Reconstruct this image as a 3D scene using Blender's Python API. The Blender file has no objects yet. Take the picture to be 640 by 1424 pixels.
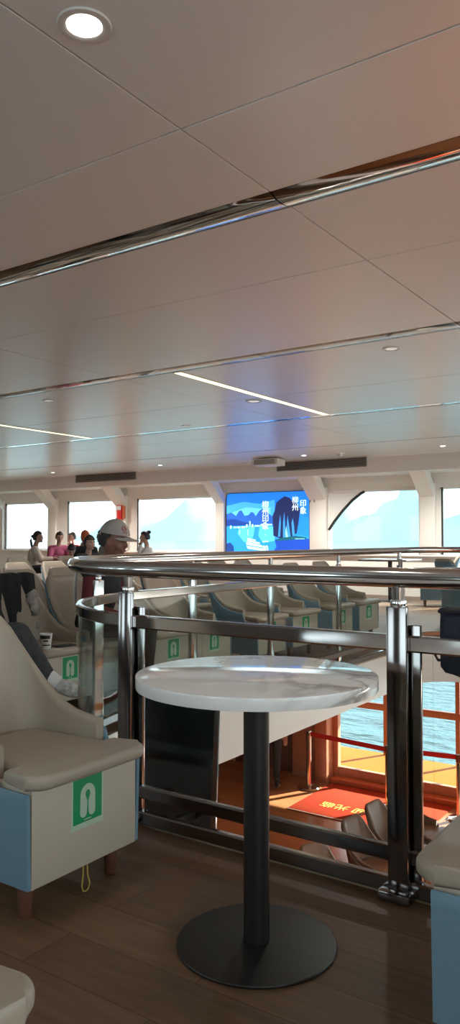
import bpy, bmesh, math, random
from mathutils import Vector, Matrix
random.seed(7)
SC = bpy.context.scene
COL = SC.collection
R = math.radians

# ------------------------------------------------------------------ materials
def new_mat(name):
    m = bpy.data.materials.new(name); m.use_nodes = True
    nt = m.node_tree
    return m, nt, nt.nodes['Principled BSDF']

def mat(name, col, rough=0.5, metal=0.0, spec=0.5, noise=0.0, nscale=30, bump=0.0, coat=0.0):
    m, nt, b = new_mat(name)
    b.inputs['Base Color'].default_value = (*col, 1)
    b.inputs['Roughness'].default_value = rough
    b.inputs['Metallic'].default_value = metal
    b.inputs['Specular IOR Level'].default_value = spec
    if coat:
        b.inputs['Coat Weight'].default_value = coat
        b.inputs['Coat Roughness'].default_value = 0.3
    if noise or bump:
        tc = nt.nodes.new('ShaderNodeTexCoord')
        n = nt.nodes.new('ShaderNodeTexNoise'); n.inputs['Scale'].default_value = nscale
        n.inputs['Detail'].default_value = 4
        nt.links.new(tc.outputs['Object'], n.inputs['Vector'])
        if noise:
            mx = nt.nodes.new('ShaderNodeMix'); mx.data_type = 'RGBA'
            mx.inputs['A'].default_value = (*[c*(1-noise) for c in col], 1)
            mx.inputs['B'].default_value = (*[min(1, c*(1+noise)) for c in col], 1)
            nt.links.new(n.outputs['Fac'], mx.inputs['Factor'])
            nt.links.new(mx.outputs['Result'], b.inputs['Base Color'])
        if bump:
            bp = nt.nodes.new('ShaderNodeBump'); bp.inputs['Strength'].default_value = bump
            bp.inputs['Distance'].default_value = 0.01
            nt.links.new(n.outputs['Fac'], bp.inputs['Height'])
            nt.links.new(bp.outputs['Normal'], b.inputs['Normal'])
    return m

def emit(name, col, s):
    m, nt, b = new_mat(name)
    b.inputs['Base Color'].default_value = (*col, 1)
    b.inputs['Emission Color'].default_value = (*col, 1)
    b.inputs['Emission Strength'].default_value = s
    b.inputs['Roughness'].default_value = 0.4
    return m

def glass(name, tint, gloss=1.0, rough=0.0):
    m = bpy.data.materials.new(name); m.use_nodes = True
    nt = m.node_tree; nt.nodes.clear()
    o = nt.nodes.new('ShaderNodeOutputMaterial')
    t = nt.nodes.new('ShaderNodeBsdfTransparent'); t.inputs['Color'].default_value = (*tint, 1)
    g = nt.nodes.new('ShaderNodeBsdfGlossy'); g.inputs['Roughness'].default_value = rough
    ge = nt.nodes.new('ShaderNodeNewGeometry')
    dt = nt.nodes.new('ShaderNodeVectorMath'); dt.operation = 'DOT_PRODUCT'
    nt.links.new(ge.outputs['Incoming'], dt.inputs[0]); nt.links.new(ge.outputs['Normal'], dt.inputs[1])
    def mth(op, a, b_):
        n = nt.nodes.new('ShaderNodeMath'); n.operation = op
        for i, q in enumerate((a, b_)):
            if q is None: continue
            if isinstance(q, (int, float)): n.inputs[i].default_value = q
            else: nt.links.new(q, n.inputs[i])
        return n.outputs[0]
    ca = mth('ABSOLUTE', dt.outputs['Value'], None)
    pw = mth('POWER', mth('SUBTRACT', 1.0, ca), 5.0)
    fr = mth('MULTIPLY', mth('ADD', mth('MULTIPLY', pw, 0.96), 0.04), gloss)
    mx = nt.nodes.new('ShaderNodeMixShader')
    nt.links.new(fr, mx.inputs['Fac'])
    nt.links.new(t.outputs[0], mx.inputs[1]); nt.links.new(g.outputs[0], mx.inputs[2])
    nt.links.new(mx.outputs[0], o.inputs['Surface'])
    return m

def wood_planks(name, c1, c2, cm, width, length, rough, rot=0.0):
    m, nt, b = new_mat(name)
    tc = nt.nodes.new('ShaderNodeTexCoord')
    mp = nt.nodes.new('ShaderNodeMapping'); mp.inputs['Rotation'].default_value = (0, 0, rot)
    nt.links.new(tc.outputs['Object'], mp.inputs['Vector'])
    br = nt.nodes.new('ShaderNodeTexBrick')
    br.inputs['Scale'].default_value = 1.0
    br.inputs['Brick Width'].default_value = length; br.inputs['Row Height'].default_value = width
    br.inputs['Mortar Size'].default_value = 0.0016; br.inputs['Mortar Smooth'].default_value = 0.4
    br.inputs['Color1'].default_value = (0, 0, 0, 1); br.inputs['Color2'].default_value = (1, 1, 1, 1)
    br.inputs['Mortar'].default_value = (0.5, 0.5, 0.5, 1)
    br.offset = 0.37
    nt.links.new(mp.outputs[0], br.inputs['Vector'])
    n = nt.nodes.new('ShaderNodeTexNoise'); n.inputs['Scale'].default_value = 1.0
    n.inputs['Detail'].default_value = 7; n.inputs['Roughness'].default_value = 0.65
    mp2 = nt.nodes.new('ShaderNodeMapping'); mp2.inputs['Scale'].default_value = (3.5, 42, 1)
    nt.links.new(mp.outputs[0], mp2.inputs['Vector']); nt.links.new(mp2.outputs[0], n.inputs['Vector'])
    a1 = nt.nodes.new('ShaderNodeMath'); a1.operation = 'MULTIPLY_ADD'
    nt.links.new(br.outputs['Color'], a1.inputs[0]); a1.inputs[1].default_value = 0.5
    a2 = nt.nodes.new('ShaderNodeMath'); a2.operation = 'MULTIPLY_ADD'; a2.inputs[1].default_value = 1.3; a2.inputs[2].default_value = -0.4
    nt.links.new(n.outputs['Fac'], a2.inputs[0]); nt.links.new(a2.outputs[0], a1.inputs[2])
    mx = nt.nodes.new('ShaderNodeMix'); mx.data_type = 'RGBA'; mx.clamp_factor = True
    mx.inputs['A'].default_value = (*c1, 1); mx.inputs['B'].default_value = (*c2, 1)
    nt.links.new(a1.outputs[0], mx.inputs['Factor'])
    m2 = nt.nodes.new('ShaderNodeMix'); m2.data_type = 'RGBA'; m2.inputs['B'].default_value = (*cm, 1)
    nt.links.new(br.outputs['Fac'], m2.inputs['Factor']); nt.links.new(mx.outputs['Result'], m2.inputs['A'])
    nt.links.new(m2.outputs['Result'], b.inputs['Base Color'])
    b.inputs['Roughness'].default_value = rough
    return m

def marble(name):
    m, nt, b = new_mat(name)
    tc = nt.nodes.new('ShaderNodeTexCoord')
    n = nt.nodes.new('ShaderNodeTexNoise'); n.inputs['Scale'].default_value = 2.6; n.inputs['Detail'].default_value = 5
    n.inputs['Distortion'].default_value = 0.7
    nt.links.new(tc.outputs['Object'], n.inputs['Vector'])
    s = nt.nodes.new('ShaderNodeMath'); s.operation = 'SUBTRACT'; s.inputs[1].default_value = 0.5
    ab = nt.nodes.new('ShaderNodeMath'); ab.operation = 'ABSOLUTE'
    nt.links.new(n.outputs['Fac'], s.inputs[0]); nt.links.new(s.outputs[0], ab.inputs[0])
    cr = nt.nodes.new('ShaderNodeValToRGB')
    cr.color_ramp.elements[0].color = (0.33, 0.30, 0.28, 1); cr.color_ramp.elements[0].position = 0.0
    cr.color_ramp.elements[1].color = (0.82, 0.80, 0.78, 1); cr.color_ramp.elements[1].position = 0.022
    nt.links.new(ab.outputs[0], cr.inputs['Fac'])
    n2 = nt.nodes.new('ShaderNodeTexNoise'); n2.inputs['Scale'].default_value = 1.3
    nt.links.new(tc.outputs['Object'], n2.inputs['Vector'])
    cr2 = nt.nodes.new('ShaderNodeValToRGB')
    cr2.color_ramp.elements[0].position = 0.42; cr2.color_ramp.elements[0].color = (0, 0, 0, 1)
    cr2.color_ramp.elements[1].position = 0.58; cr2.color_ramp.elements[1].color = (1, 1, 1, 1)
    nt.links.new(n2.outputs['Fac'], cr2.inputs['Fac'])
    mx = nt.nodes.new('ShaderNodeMix'); mx.data_type = 'RGBA'
    mx.inputs['A'].default_value = (0.82, 0.80, 0.78, 1)
    nt.links.new(cr2.outputs['Color'], mx.inputs['Factor']); nt.links.new(cr.outputs['Color'], mx.inputs['B'])
    nt.links.new(mx.outputs['Result'], b.inputs['Base Color'])
    b.inputs['Roughness'].default_value = 0.07
    return m

M = dict(
    steel=mat('polished_steel', (0.62, 0.61, 0.60), 0.12, 1.0),
    steel_d=mat('dark_polished_steel', (0.27, 0.25, 0.245), 0.13, 1.0),
    mirror=mat('mirror_strip', (0.55, 0.54, 0.53), 0.05, 1.0),
    mirror_d=mat('dark_mirror_strip', (0.13, 0.125, 0.12), 0.08, 1.0),
    ceil=mat('ceiling_panel', (0.74, 0.73, 0.71), 0.30, 0.0, 1.0, coat=0.5),
    seam=mat('seam', (0.25, 0.24, 0.23), 0.7),
    white=mat('white_paint', (0.86, 0.85, 0.82), 0.4),
    cream=mat('cream_paint', (0.84, 0.80, 0.74), 0.45),
    fascia=mat('fascia_white', (0.78, 0.79, 0.77), 0.4),
    bulk=mat('bulkhead_paint', (0.68, 0.64, 0.60), 0.45),
    floor=wood_planks('dark_wood_floor', (0.075, 0.038, 0.020), (0.21, 0.115, 0.062), (0.045, 0.022, 0.013), 0.185, 1.25, 0.50),
    lfloor=wood_planks('orange_wood_floor', (0.38, 0.155, 0.065), (0.55, 0.25, 0.11), (0.2, 0.07, 0.03), 0.15, 1.3, 0.25),
    deck=wood_planks('outside_deck', (0.40, 0.130, 0.010), (0.48, 0.165, 0.014), (0.22, 0.075, 0.012), 0.55, 3.5, 0.6),
    panelling=mat('brown_panelling', (0.20, 0.145, 0.11), 0.5),
    wood=mat('red_brown_wood', (0.56, 0.28, 0.155), 0.4, noise=0.25, nscale=6),
    railwood=mat('rail_wood', (0.20, 0.075, 0.05), 0.5),
    redstep=mat('red_step', (0.62, 0.17, 0.07), 0.5),
    carpet=mat('red_carpet', (0.44, 0.045, 0.014), 0.95, spec=0.1, bump=0.4, nscale=300),
    gold=mat('gold_letter', (0.85, 0.62, 0.12), 0.6),
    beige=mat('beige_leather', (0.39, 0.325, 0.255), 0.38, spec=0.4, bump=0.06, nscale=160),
    panel=mat('beige_panel', (0.53, 0.45, 0.35), 0.5, noise=0.05, nscale=9),
    blue=mat('grey_blue_fabric', (0.15, 0.255, 0.325), 0.75, bump=0.12, nscale=300),
    leg=mat('chair_leg_wood', (0.13, 0.05, 0.028), 0.45),
    green=mat('sign_green', (0.012, 0.30, 0.115), 0.3),
    pale=mat('sign_pale', (0.50, 0.62, 0.48), 0.3),
    marble=marble('white_marble'),
    black=mat('matt_black_metal', (0.012, 0.011, 0.011), 0.42),
    gloss=mat('black_gloss', (0.008, 0.009, 0.010), 0.12),
    plastic=mat('black_plastic', (0.02, 0.02, 0.021), 0.4),
    navy=mat('navy_cloth', (0.012, 0.014, 0.028), 0.7, bump=0.3, nscale=90),
    rail_glass=glass('rail_glass', (0.875, 0.905, 0.895), 0.5),
    win_glass=glass('tinted_window_glass', (0.87, 0.94, 0.955), 0.5),
    grille=mat('vent_dark', (0.03, 0.03, 0.03), 0.6),
    slat=mat('vent_slat', (0.25, 0.24, 0.23), 0.5),
    led=emit('led_warm', (1.0, 0.88, 0.52), 1.1),
    lamp=emit('lamp_white', (1.0, 0.97, 0.93), 9.0),
    off=emit('unlit_disc_glow', (0.9, 0.9, 0.88), 0.25),  # faint glow added to discs of unlit ceiling fittings
    rim=mat('lamp_rim', (0.62, 0.60, 0.57), 0.3),
    red=mat('alarm_red', (0.62, 0.03, 0.03), 0.4),
    yellow=mat('yellow_cord', (0.55, 0.40, 0.10), 0.7),
    paper=mat('paper_white', (0.8, 0.8, 0.78), 0.6),
    gasket=mat('black_gasket', (0.02, 0.02, 0.02), 0.5),
    skin=mat('skin', (0.46, 0.27, 0.20), 0.5, spec=0.3),
    skin_d=mat('skin_shaded', (0.26, 0.13, 0.095), 0.5, spec=0.3),  # shadow on the capped man's face put into the skin colour
    hair=mat('black_hair', (0.016, 0.012, 0.010), 0.5, bump=0.4, nscale=60),
    lip=mat('lip', (0.28, 0.09, 0.08), 0.5),
    eye=mat('eye', (0.02, 0.015, 0.012), 0.2),
    cap=mat('grey_white_cap', (0.38, 0.355, 0.325), 0.8, bump=0.1, nscale=250),
    tabletop_d=mat('dark_table', (0.10, 0.10, 0.10), 0.35),
    hill=mat('haze_tinted_hill', (0.33, 0.46, 0.50), 1.0, spec=0.0),  # haze put into the hills' pale colour
    vest_k=mat('cloth_black', (0.015, 0.016, 0.020), 0.85),
    c_red=mat('cloth_red', (0.42, 0.06, 0.05), 0.85),
    c_maroon=mat('cloth_maroon', (0.13, 0.018, 0.022), 0.85),
    c_beige=mat('cloth_beige', (0.62, 0.52, 0.42), 0.9),
    c_magenta=mat('cloth_magenta', (0.40, 0.09, 0.17), 0.9),
    c_white=mat('cloth_white', (0.8, 0.79, 0.78), 0.9),
    c_yellow=mat('cloth_yellow', (0.72, 0.46, 0.03), 0.9),
    c_orange=mat('cloth_orange', (0.60, 0.14, 0.06), 0.9),
    c_grey=mat('cloth_grey', (0.30, 0.29, 0.28), 0.9),
    c_dark=mat('cloth_dark', (0.03, 0.028, 0.03), 0.9),
    flower=mat('floral_cloth', (0.36, 0.33, 0.30), 0.9, noise=0.85, nscale=28),
    plaid=mat('plaid_dark', (0.05, 0.052, 0.058), 0.9, noise=0.6, nscale=22),
    shoe=mat('white_shoe', (0.55, 0.53, 0.50), 0.6, noise=0.9, nscale=38),
)

# ------------------------------------------------------------------ mesh helpers
class MB:
    def __init__(s): s.bm = bmesh.new(); s.mi = 0
    def _add(s, tb, mi=None, M4=None):
        mi = s.mi if mi is None else mi
        for f in tb.faces: f.material_index = mi
        if M4 is not None: tb.transform(M4)
        me = bpy.data.meshes.new('tmp'); tb.to_mesh(me); tb.free()
        s.bm.from_mesh(me); bpy.data.meshes.remove(me)
    def box(s, c, d, bev=0.0, rot=None, mi=None, seg=2):
        tb = bmesh.new(); bmesh.ops.create_cube(tb, size=1)
        bmesh.ops.scale(tb, vec=d, verts=tb.verts)
        if bev > 0:
            bmesh.ops.bevel(tb, geom=list(tb.edges), offset=bev, segments=seg, affect='EDGES', profile=0.5)
        m4 = Matrix.Translation(c)
        if rot is not None: m4 = m4 @ rot
        s._add(tb, mi, m4)
    def bx(s, x0, x1, y0, y1, z0, z1, bev=0.0, mi=None):
        s.box(((x0+x1)/2, (y0+y1)/2, (z0+z1)/2), (abs(x1-x0), abs(y1-y0), abs(z1-z0)), bev, None, mi)
    def cyl(s, p0, p1, r0, r1=None, n=20, mi=None, bev=0.0):
        r1 = r0 if r1 is None else r1
        p0 = Vector(p0); p1 = Vector(p1); L = (p1-p0).length
        tb = bmesh.new()
        bmesh.ops.create_cone(tb, cap_ends=True, cap_tris=False, segments=n, radius1=r0, radius2=r1, depth=L)
        if bev > 0:
            es = [e for e in tb.edges if abs(e.verts[0].co.z-e.verts[1].co.z) < 1e-6]
            bmesh.ops.bevel(tb, geom=es, offset=bev, segments=2, affect='EDGES', profile=0.5)
        q = (p1-p0).to_track_quat('Z', 'Y').to_matrix().to_4x4()
        s._add(tb, mi, Matrix.Translation((p0+p1)/2) @ q)
    def ell(s, c, r, rot=None, mi=None, u=20, v=12):
        tb = bmesh.new(); bmesh.ops.create_uvsphere(tb, u_segments=u, v_segments=v, radius=1)
        bmesh.ops.scale(tb, vec=r, verts=tb.verts)
        m4 = Matrix.Translation(c)
        if rot is not None: m4 = m4 @ rot
        s._add(tb, mi, m4)
    def lathe(s, prof, c=(0, 0, 0), n=48, mi=None):
        tb = bmesh.new(); rings = []
        for r, z in prof:
            if r < 1e-6: rings.append([tb.verts.new((0, 0, z))])
            else: rings.append([tb.verts.new((r*math.cos(2*math.pi*i/n), r*math.sin(2*math.pi*i/n), z)) for i in range(n)])
        for a, b in zip(rings, rings[1:]):
            for i in range(n):
                j = (i+1) % n
                if len(a) == 1 and len(b) == 1: continue
                if len(a) == 1: tb.faces.new((a[0], b[i], b[j]))
                elif len(b) == 1: tb.faces.new((a[i], a[j], b[0]))
                else: tb.faces.new((a[i], a[j], b[j], b[i]))
        bmesh.ops.recalc_face_normals(tb, faces=tb.faces)
        s._add(tb, mi, Matrix.Translation(c))
    def prism(s, poly, h, M4=None, mi=None, bev=0.0, seg=2):
        """poly in local xy, extruded 0..h in local z"""
        tb = bmesh.new()
        vs = [tb.verts.new((x, y, 0)) for x, y in poly]
        f = tb.faces.new(vs)
        r = bmesh.ops.extrude_face_region(tb, geom=[f])
        nv = [v for v in r['geom'] if isinstance(v, bmesh.types.BMVert)]
        bmesh.ops.translate(tb, vec=(0, 0, h), verts=nv)
        bmesh.ops.recalc_face_normals(tb, faces=tb.faces)
        if bev > 0:
            es = [e for e in tb.edges if abs(e.verts[0].co.z-e.verts[1].co.z) < 1e-6]
            bmesh.ops.bevel(tb, geom=es, offset=bev, segments=seg, affect='EDGES', profile=0.5)
        s._add(tb, mi, M4)
    def sweep(s, path, prof, closed=False, mi=None, caps=True):
        """horizontal/any path of Vectors; prof list of (side, up) closed loop; side is horizontal normal"""
        tb = bmesh.new(); rings = []
        P = [Vector(p) for p in path]; n = len(P)
        for i in range(n):
            if closed: t = P[(i+1) % n]-P[i-1]
            else: t = P[min(i+1, n-1)]-P[max(i-1, 0)]
            t.normalize()
            up = Vector((0, 0, 1))
            if abs(t.z) > 0.97: up = Vector((1, 0, 0))
            sd = t.cross(up).normalized(); up2 = sd.cross(t).normalized()
            rings.append([tb.verts.new(P[i]+sd*a+up2*b) for a, b in prof])
        k = len(prof)
        rng = range(n) if closed else range(n-1)
        for i in rng:
            a = rings[i]; b = rings[(i+1) % n]
            for j in range(k):
                tb.faces.new((a[j], a[(j+1) % k], b[(j+1) % k], b[j]))
        if not closed and caps:
            tb.faces.new(rings[0][::-1]); tb.faces.new(rings[-1])
        bmesh.ops.recalc_face_normals(tb, faces=tb.faces)
        s._add(tb, mi)
    def tube(s, path, r, n=10, mi=None, closed=False):
        s.sweep(path, [(r*math.cos(2*math.pi*i/n), r*math.sin(2*math.pi*i/n)) for i in range(n)], closed, mi)
    def obj(s, name, mats, parent=None, smooth=40, loc=None):
        me = bpy.data.meshes.new(name); s.bm.to_mesh(me); s.bm.free()
        if not isinstance(mats, (list, tuple)): mats = [mats]
        for m in mats: me.materials.append(m)
        if smooth:
            me.shade_smooth(); me.set_sharp_from_angle(angle=R(smooth))
        o = bpy.data.objects.new(name, me); COL.objects.link(o)
        if parent is not None: o.parent = parent
        if loc is not None: o.location = loc
        return o

def tag(o, label, cat, group=None):
    o['label'] = label; o['category'] = cat
    if group: o['group'] = group
    return o
def thing(name, label, cat, loc=(0, 0, 0), rz=0, group=None):
    o = bpy.data.objects.new(name, None); COL.objects.link(o)
    o.location = loc; o.rotation_euler = (0, 0, rz); o.empty_display_size = 0.1
    return tag(o, label, cat, group)
def struct(o): o['kind'] = 'structure'; return o
def dup(root, loc, rz, label, group=None, skip=()):
    r = root.copy(); COL.objects.link(r); r.location = loc; r.rotation_euler = (0, 0, rz)
    r['label'] = label
    if group: r['group'] = group
    elif 'group' in r: del r['group']
    for ch in list(root.children):
        if ch.name.split('.')[0] in skip: continue
        c = ch.copy(); COL.objects.link(c); c.parent = r
        for g in list(ch.children):
            d = g.copy(); COL.objects.link(d); d.parent = c
    return r
def circ(r, n=16): return [(r*math.cos(2*math.pi*i/n), r*math.sin(2*math.pi*i/n)) for i in range(n)]
def rect(w, h, z0=0): return [(-w/2, z0), (w/2, z0), (w/2, z0+h), (-w/2, z0+h)]
def eval_mesh(o):
    dg = bpy.context.evaluated_depsgraph_get(); dg.update()
    return bpy.data.meshes.new_from_object(o.evaluated_get(dg))

CEIL = 2.77
WY = 14.9          # window wall
LZ = -2.9          # lower deck floor
XL, XR, YN = -21.5, 4.5, -1.7

# ------------------------------------------------------------------ opening outline
def opening(off):
    """outline of the stair opening, grown outwards by off; open on the +X end"""
    pts = []
    yn, xl, yf = 2.46-off, -3.10-off, 8.35+off
    r1, r2 = 1.08+off, 0.55+off
    pts.append((2.0, yn))
    for x in (1.2, 0.4, -0.4, -1.2): pts.append((x, yn))
    c = (xl+r1, yn+r1)
    for i in range(17):
        a = R(270-90*i/16); pts.append((c[0]+r1*math.cos(a), c[1]+r1*math.sin(a)))
    for y in (4.4, 5.4, 6.4, 7.2): pts.append((xl, y))
    c = (xl+r2, yf-r2)
    for i in range(11):
        a = R(180-90*i/10); pts.append((c[0]+r2*math.cos(a), c[1]+r2*math.sin(a)))
    for x in (-1.6, -0.4, 0.8, 2.0): pts.append((x, yf))
    return pts

# floor with the opening
def build_floor():
    bm = bmesh.new()
    hole = opening(0)
    outer = [(XL, YN), (XR, YN), (XR, WY), (XL, WY)]
    vo = [bm.verts.new((x, y, 0)) for x, y in outer]
    vh = [bm.verts.new((x, y, 0)) for x, y in hole]
    eds = [bm.edges.new((a, b)) for a, b in zip(vo, vo[1:]+vo[:1])]
    eds += [bm.edges.new((a, b)) for a, b in zip(vh, vh[1:]+vh[:1])]
    bmesh.ops.triangle_fill(bm, edges=eds, use_beauty=True)
    bmesh.ops.recalc_face_normals(bm, faces=bm.faces)
    for f in bm.faces:
        if f.normal.z < 0: f.normal_flip()
    top = list(bm.faces)
    r = bmesh.ops.extrude_face_region(bm, geom=top)
    nv = [v for v in r['geom'] if isinstance(v, bmesh.types.BMVert)]
    bmesh.ops.translate(bm, vec=(0, 0, -0.38), verts=nv)
    bmesh.ops.recalc_face_normals(bm, faces=bm.faces)
    bm.normal_update()
    for f in bm.faces: f.material_index = 0 if f.normal.z > 0.5 else 1
    b = MB(); b.bm.free(); b.bm = bm
    return struct(b.obj('floor', [M['floor'], M['fascia']], smooth=20))
build_floor()
b = MB(); b.sweep([(x, y, 0.0) for x, y in opening(0.012)], rect(0.028, 0.012, -0.001))
struct(b.obj('trim_1', mat('nosing', (0.33, 0.25, 0.17), 0.4)))

# ------------------------------------------------------------------ ceiling
XS = [XL, -19.1, -15.65, -12.2, -8.75, -5.30, -1.85, 1.60, XR]
YS = [(YN, 0.62), (0.62, 2.36), (2.36, 3.03), (3.225, 4.10), (4.10, 5.66), (5.85, 7.47), (7.47, 9.02), (9.14, 10.15), (10.15, 12.05), (12.10, 14.2)]
b = MB()
for y0, y1 in YS:
    for x0, x1 in zip(XS, XS[1:]):
        b.bx(x0+0.004, x1-0.004, y0+(0.004), y1-(0.004), CEIL, CEIL+0.02, 0.0015, 0)
b.bx(XL, XR, YN, WY, CEIL+0.02, CEIL+0.06, 0, 1)
struct(b.obj('ceiling', [M['ceil'], M['seam']], smooth=0))

# polished strips (rounded metal profile for the near one, flat for the others)
def strip(y0, y1, bulge, label, joints, m='mirror'):
    t = thing('ceiling_strip', label, 'metal strip', (0, (y0+y1)/2, CEIL), 0, 'polished metal strips across the ceiling')
    w = (y1-y0)
    n = 14
    prof = [(-w/2+w*i/n, -bulge*math.sin(math.pi*i/n)**0.7 if 0 < i < n else 0) for i in range(n+1)]
    prof = prof+[(w/2, 0.012), (-w/2, 0.012)]
    for a, c in zip(joints, joints[1:]):
        b = MB(); b.sweep([(a+0.004, 0, 0.004), (c-0.004, 0, 0.004)], prof)
        b.obj('strip_segment', M[m], t)
    return t
strip(3.035, 3.22, 0.020, 'wide rounded polished metal strip crossing the near ceiling', [XL, -8.75, -5.3, -1.85, 1.6, XR])
strip(5.665, 5.845, 0.002, 'flat mirror strip at the near end of the yellow ceiling light', [XL, -12.2, -8.75, -7.05, -5.3, -3.6, -1.85, 1.6, XR], 'mirror_d')
strip(9.025, 9.135, 0.002, 'narrow mirror strip at the far end of the yellow ceiling light', [XL, -15.65, -12.2, -10.2, -8.75, -5.3, -3.6, -1.85, XR])
strip(12.055, 12.095, 0.001, 'thinnest mirror strip, close to the bulkhead over the windows', [XL, -12.2, -5.3, XR])

def ceiling_light(x, y0, y1, label):
    t = thing('linear_light', label, 'ceiling light', (x, (y0+y1)/2, CEIL), 0, 'long strip lights in the ceiling')
    L = y1-y0
    b = MB(); b.box((0, 0, 0.0), (0.085, L-0.02, 0.006), 0.002); b.obj('diffuser', M['led'], t)
    b = MB()
    for s in (-1, 1): b.box((s*0.047, 0, 0.0), (0.008, L, 0.008), 0.001)
    for s in (-1, 1): b.box((0, s*(L/2-0.004), 0.0), (0.1, 0.008, 0.008), 0.001)
    b.obj('frame', M['rim'], t)
ceiling_light(-4.64, 5.86, 9.0, 'long yellow-white strip light in the ceiling left of the round lamp')
ceiling_light(-8.88, 5.86, 9.0, 'long strip light at the left edge of the ceiling, farther away')

def downlight(x, y, rad, lit, label, group=None):
    t = thing('downlight', label, 'ceiling lamp', (x, y, CEIL), 0, group)
    b = MB(); b.lathe([(rad*0.66, 0.006), (rad*0.66, -0.004), (rad*0.8, -0.008), (rad*0.97, -0.006), (rad, 0.0), (rad, 0.004)]); b.obj('trim_ring', M['rim'], t)
    b = MB(); b.lathe([(0, -0.003), (rad*0.62, -0.003), (rad*0.66, 0.003)]); b.obj('lamp_disc', M['lamp'] if lit else M['off'], t)
downlight(-1.715, 1.70, 0.085, True, 'bright round downlight in the nearest ceiling panel')
def lamp_or_fill(x, y, e):  # beam of the lit downlights, also added as fill at unlit ones
    l = bpy.data.lights.new('lamp_or_fill_beam', 'SPOT'); l.energy = e; l.spot_size = R(150); l.spot_blend = 1.0; l.shadow_soft_size = 0.06; l.color = (1.0, 0.95, 0.88)
    o = bpy.data.objects.new('lamp_or_fill_beam', l); COL.objects.link(o); o.location = (x, y, CEIL-0.012)
lamp_or_fill(-1.715, 1.70, 8)
lamp_or_fill(-2.556, 6.15, 90); downlight(-2.556, 6.15, 0.075, False, 'white round downlight beyond the flat mirror strip, right side', 'round ceiling downlights')  # spot is added fill, the downlight itself is unlit
lamp_or_fill(-6.83, 6.24, 90); downlight(-6.83, 6.24, 0.075, False, 'dim round downlight beyond the flat mirror strip, left side', 'round ceiling downlights')  # fill beam added under an unlit downlight
lamp_or_fill(-6.75, 8.75, 90); downlight(-6.75, 8.75, 0.07, False, 'dim round downlight just before the narrow mirror strip', 'round ceiling downlights')  # unlit fitting with an added beam to brighten the cabin
downlight(-4.88, 7.62, 0.10, False, 'grey round fitting beside the yellow strip light', 'round ceiling downlights')  # not a lamp: downlight shape reused, its faint glow is added
for i, (x, w) in enumerate([(-7.3, 'between the projector and the screen vent'), (-10.9, 'above the right end of the left vent'), (-14.3, 'above the left end of the left vent'), (-4.55, 'near the right edge of the ceiling')]):
    downlight(x, 13.2, 0.07, True, 'small lit downlight by the bulkhead, '+w, 'small lit downlights by the bulkhead'); lamp_or_fill(x, 13.2, 380)
t = thing('smoke_detector', 'small round smoke detector on ceiling above the right vent', 'smoke detector', (-6.53, 13.2, CEIL))
b = MB(); b.lathe([(0, -0.07), (0.035, -0.065), (0.05, -0.04), (0.05, -0.02)]); b.obj('sensor_head', M['rim'], t)
b = MB(); b.lathe([(0.05, -0.022), (0.085, -0.018), (0.09, 0.0)]); b.obj('base', M['white'], t)
t = thing('ceiling_speaker', 'white wedge-shaped box hanging from ceiling in front of the screen', 'projector', (-8.15, 13.35, CEIL))
b = MB(); b.prism([(-0.30, -0.24), (0.30, -0.24), (0.22, 0.2), (-0.22, 0.2)], 0.13, Matrix.Translation((0, 0, -0.15)), bev=0.015); b.obj('housing', M['bulk'], t)
b = MB(); b.bx(-0.06, 0.06, -0.06, 0.06, -0.03, 0.001, 0.005); b.obj('mount', M['white'], t)
b = MB(); b.bx(-0.24, 0.24, -0.247, -0.238, -0.135, -0.04, 0.003); b.obj('front_grille', M['c_grey'], t)

# ------------------------------------------------------------------ window wall
b = MB()
b.bx(XL, XR, 14.2, WY+0.1, 2.46, CEIL, 0.01, 0)
struct(b.obj('trim_2', [M['bulk']]))      # bulkhead over the windows
b = MB(); b.bx(XL, XR, 14.215, WY, 2.448, 2.464, 0.0, 0); struct(b.obj('trim_3', M['white']))
wins = [(-20.6, -18.25), (-18.1, -16.22), (-15.55, -13.70), (-13.06, -10.55), (-7.63, -5.60), (-5.20, -3.10)]
ZS, ZT = 0.84, 2.16
b = MB()
b.bx(XL, XR, WY, WY+0.12, -0.38, ZS, 0, 0)
b.bx(XL, XR, WY, WY+0.12, ZT, 2.5, 0, 0)
edges = [XL]+[v for w in wins for v in w]+[XR]
for x0, x1 in zip(edges[::2], edges[1::2]): b.bx(x0, x1, WY, WY+0.12, ZS, ZT, 0, 0)
b.bx(XL, XR, WY-0.10, WY+0.02, ZS-0.04, ZS, 0.006, 0)
struct(b.obj('wall_back', M['cream']))
posts = [(-18.25, -18.1), (-16.22, -15.90), (-13.70, -13.36), (-10.55, -10.30), (-8.05, -7.66), (-5.585, -5.28), (-3.1, -2.75)]
b = MB()
for x0, x1 in posts:
    b.bx(x0, x1, WY-0.11, WY, ZS, 2.25, 0.012, 0)
    M4 = Matrix(((0, 0, 1, x0), (1, 0, 0, 0), (0, 1, 0, 0), (0, 0, 0, 1)))
    b.prism([(WY-0.11, 2.20), (WY-0.11, 1.98), (14.25, 2.448), (14.25+0.32, 2.448)], x1-x0, M4, 0)
struct(b.obj('trim_4', M['cream']))
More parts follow.
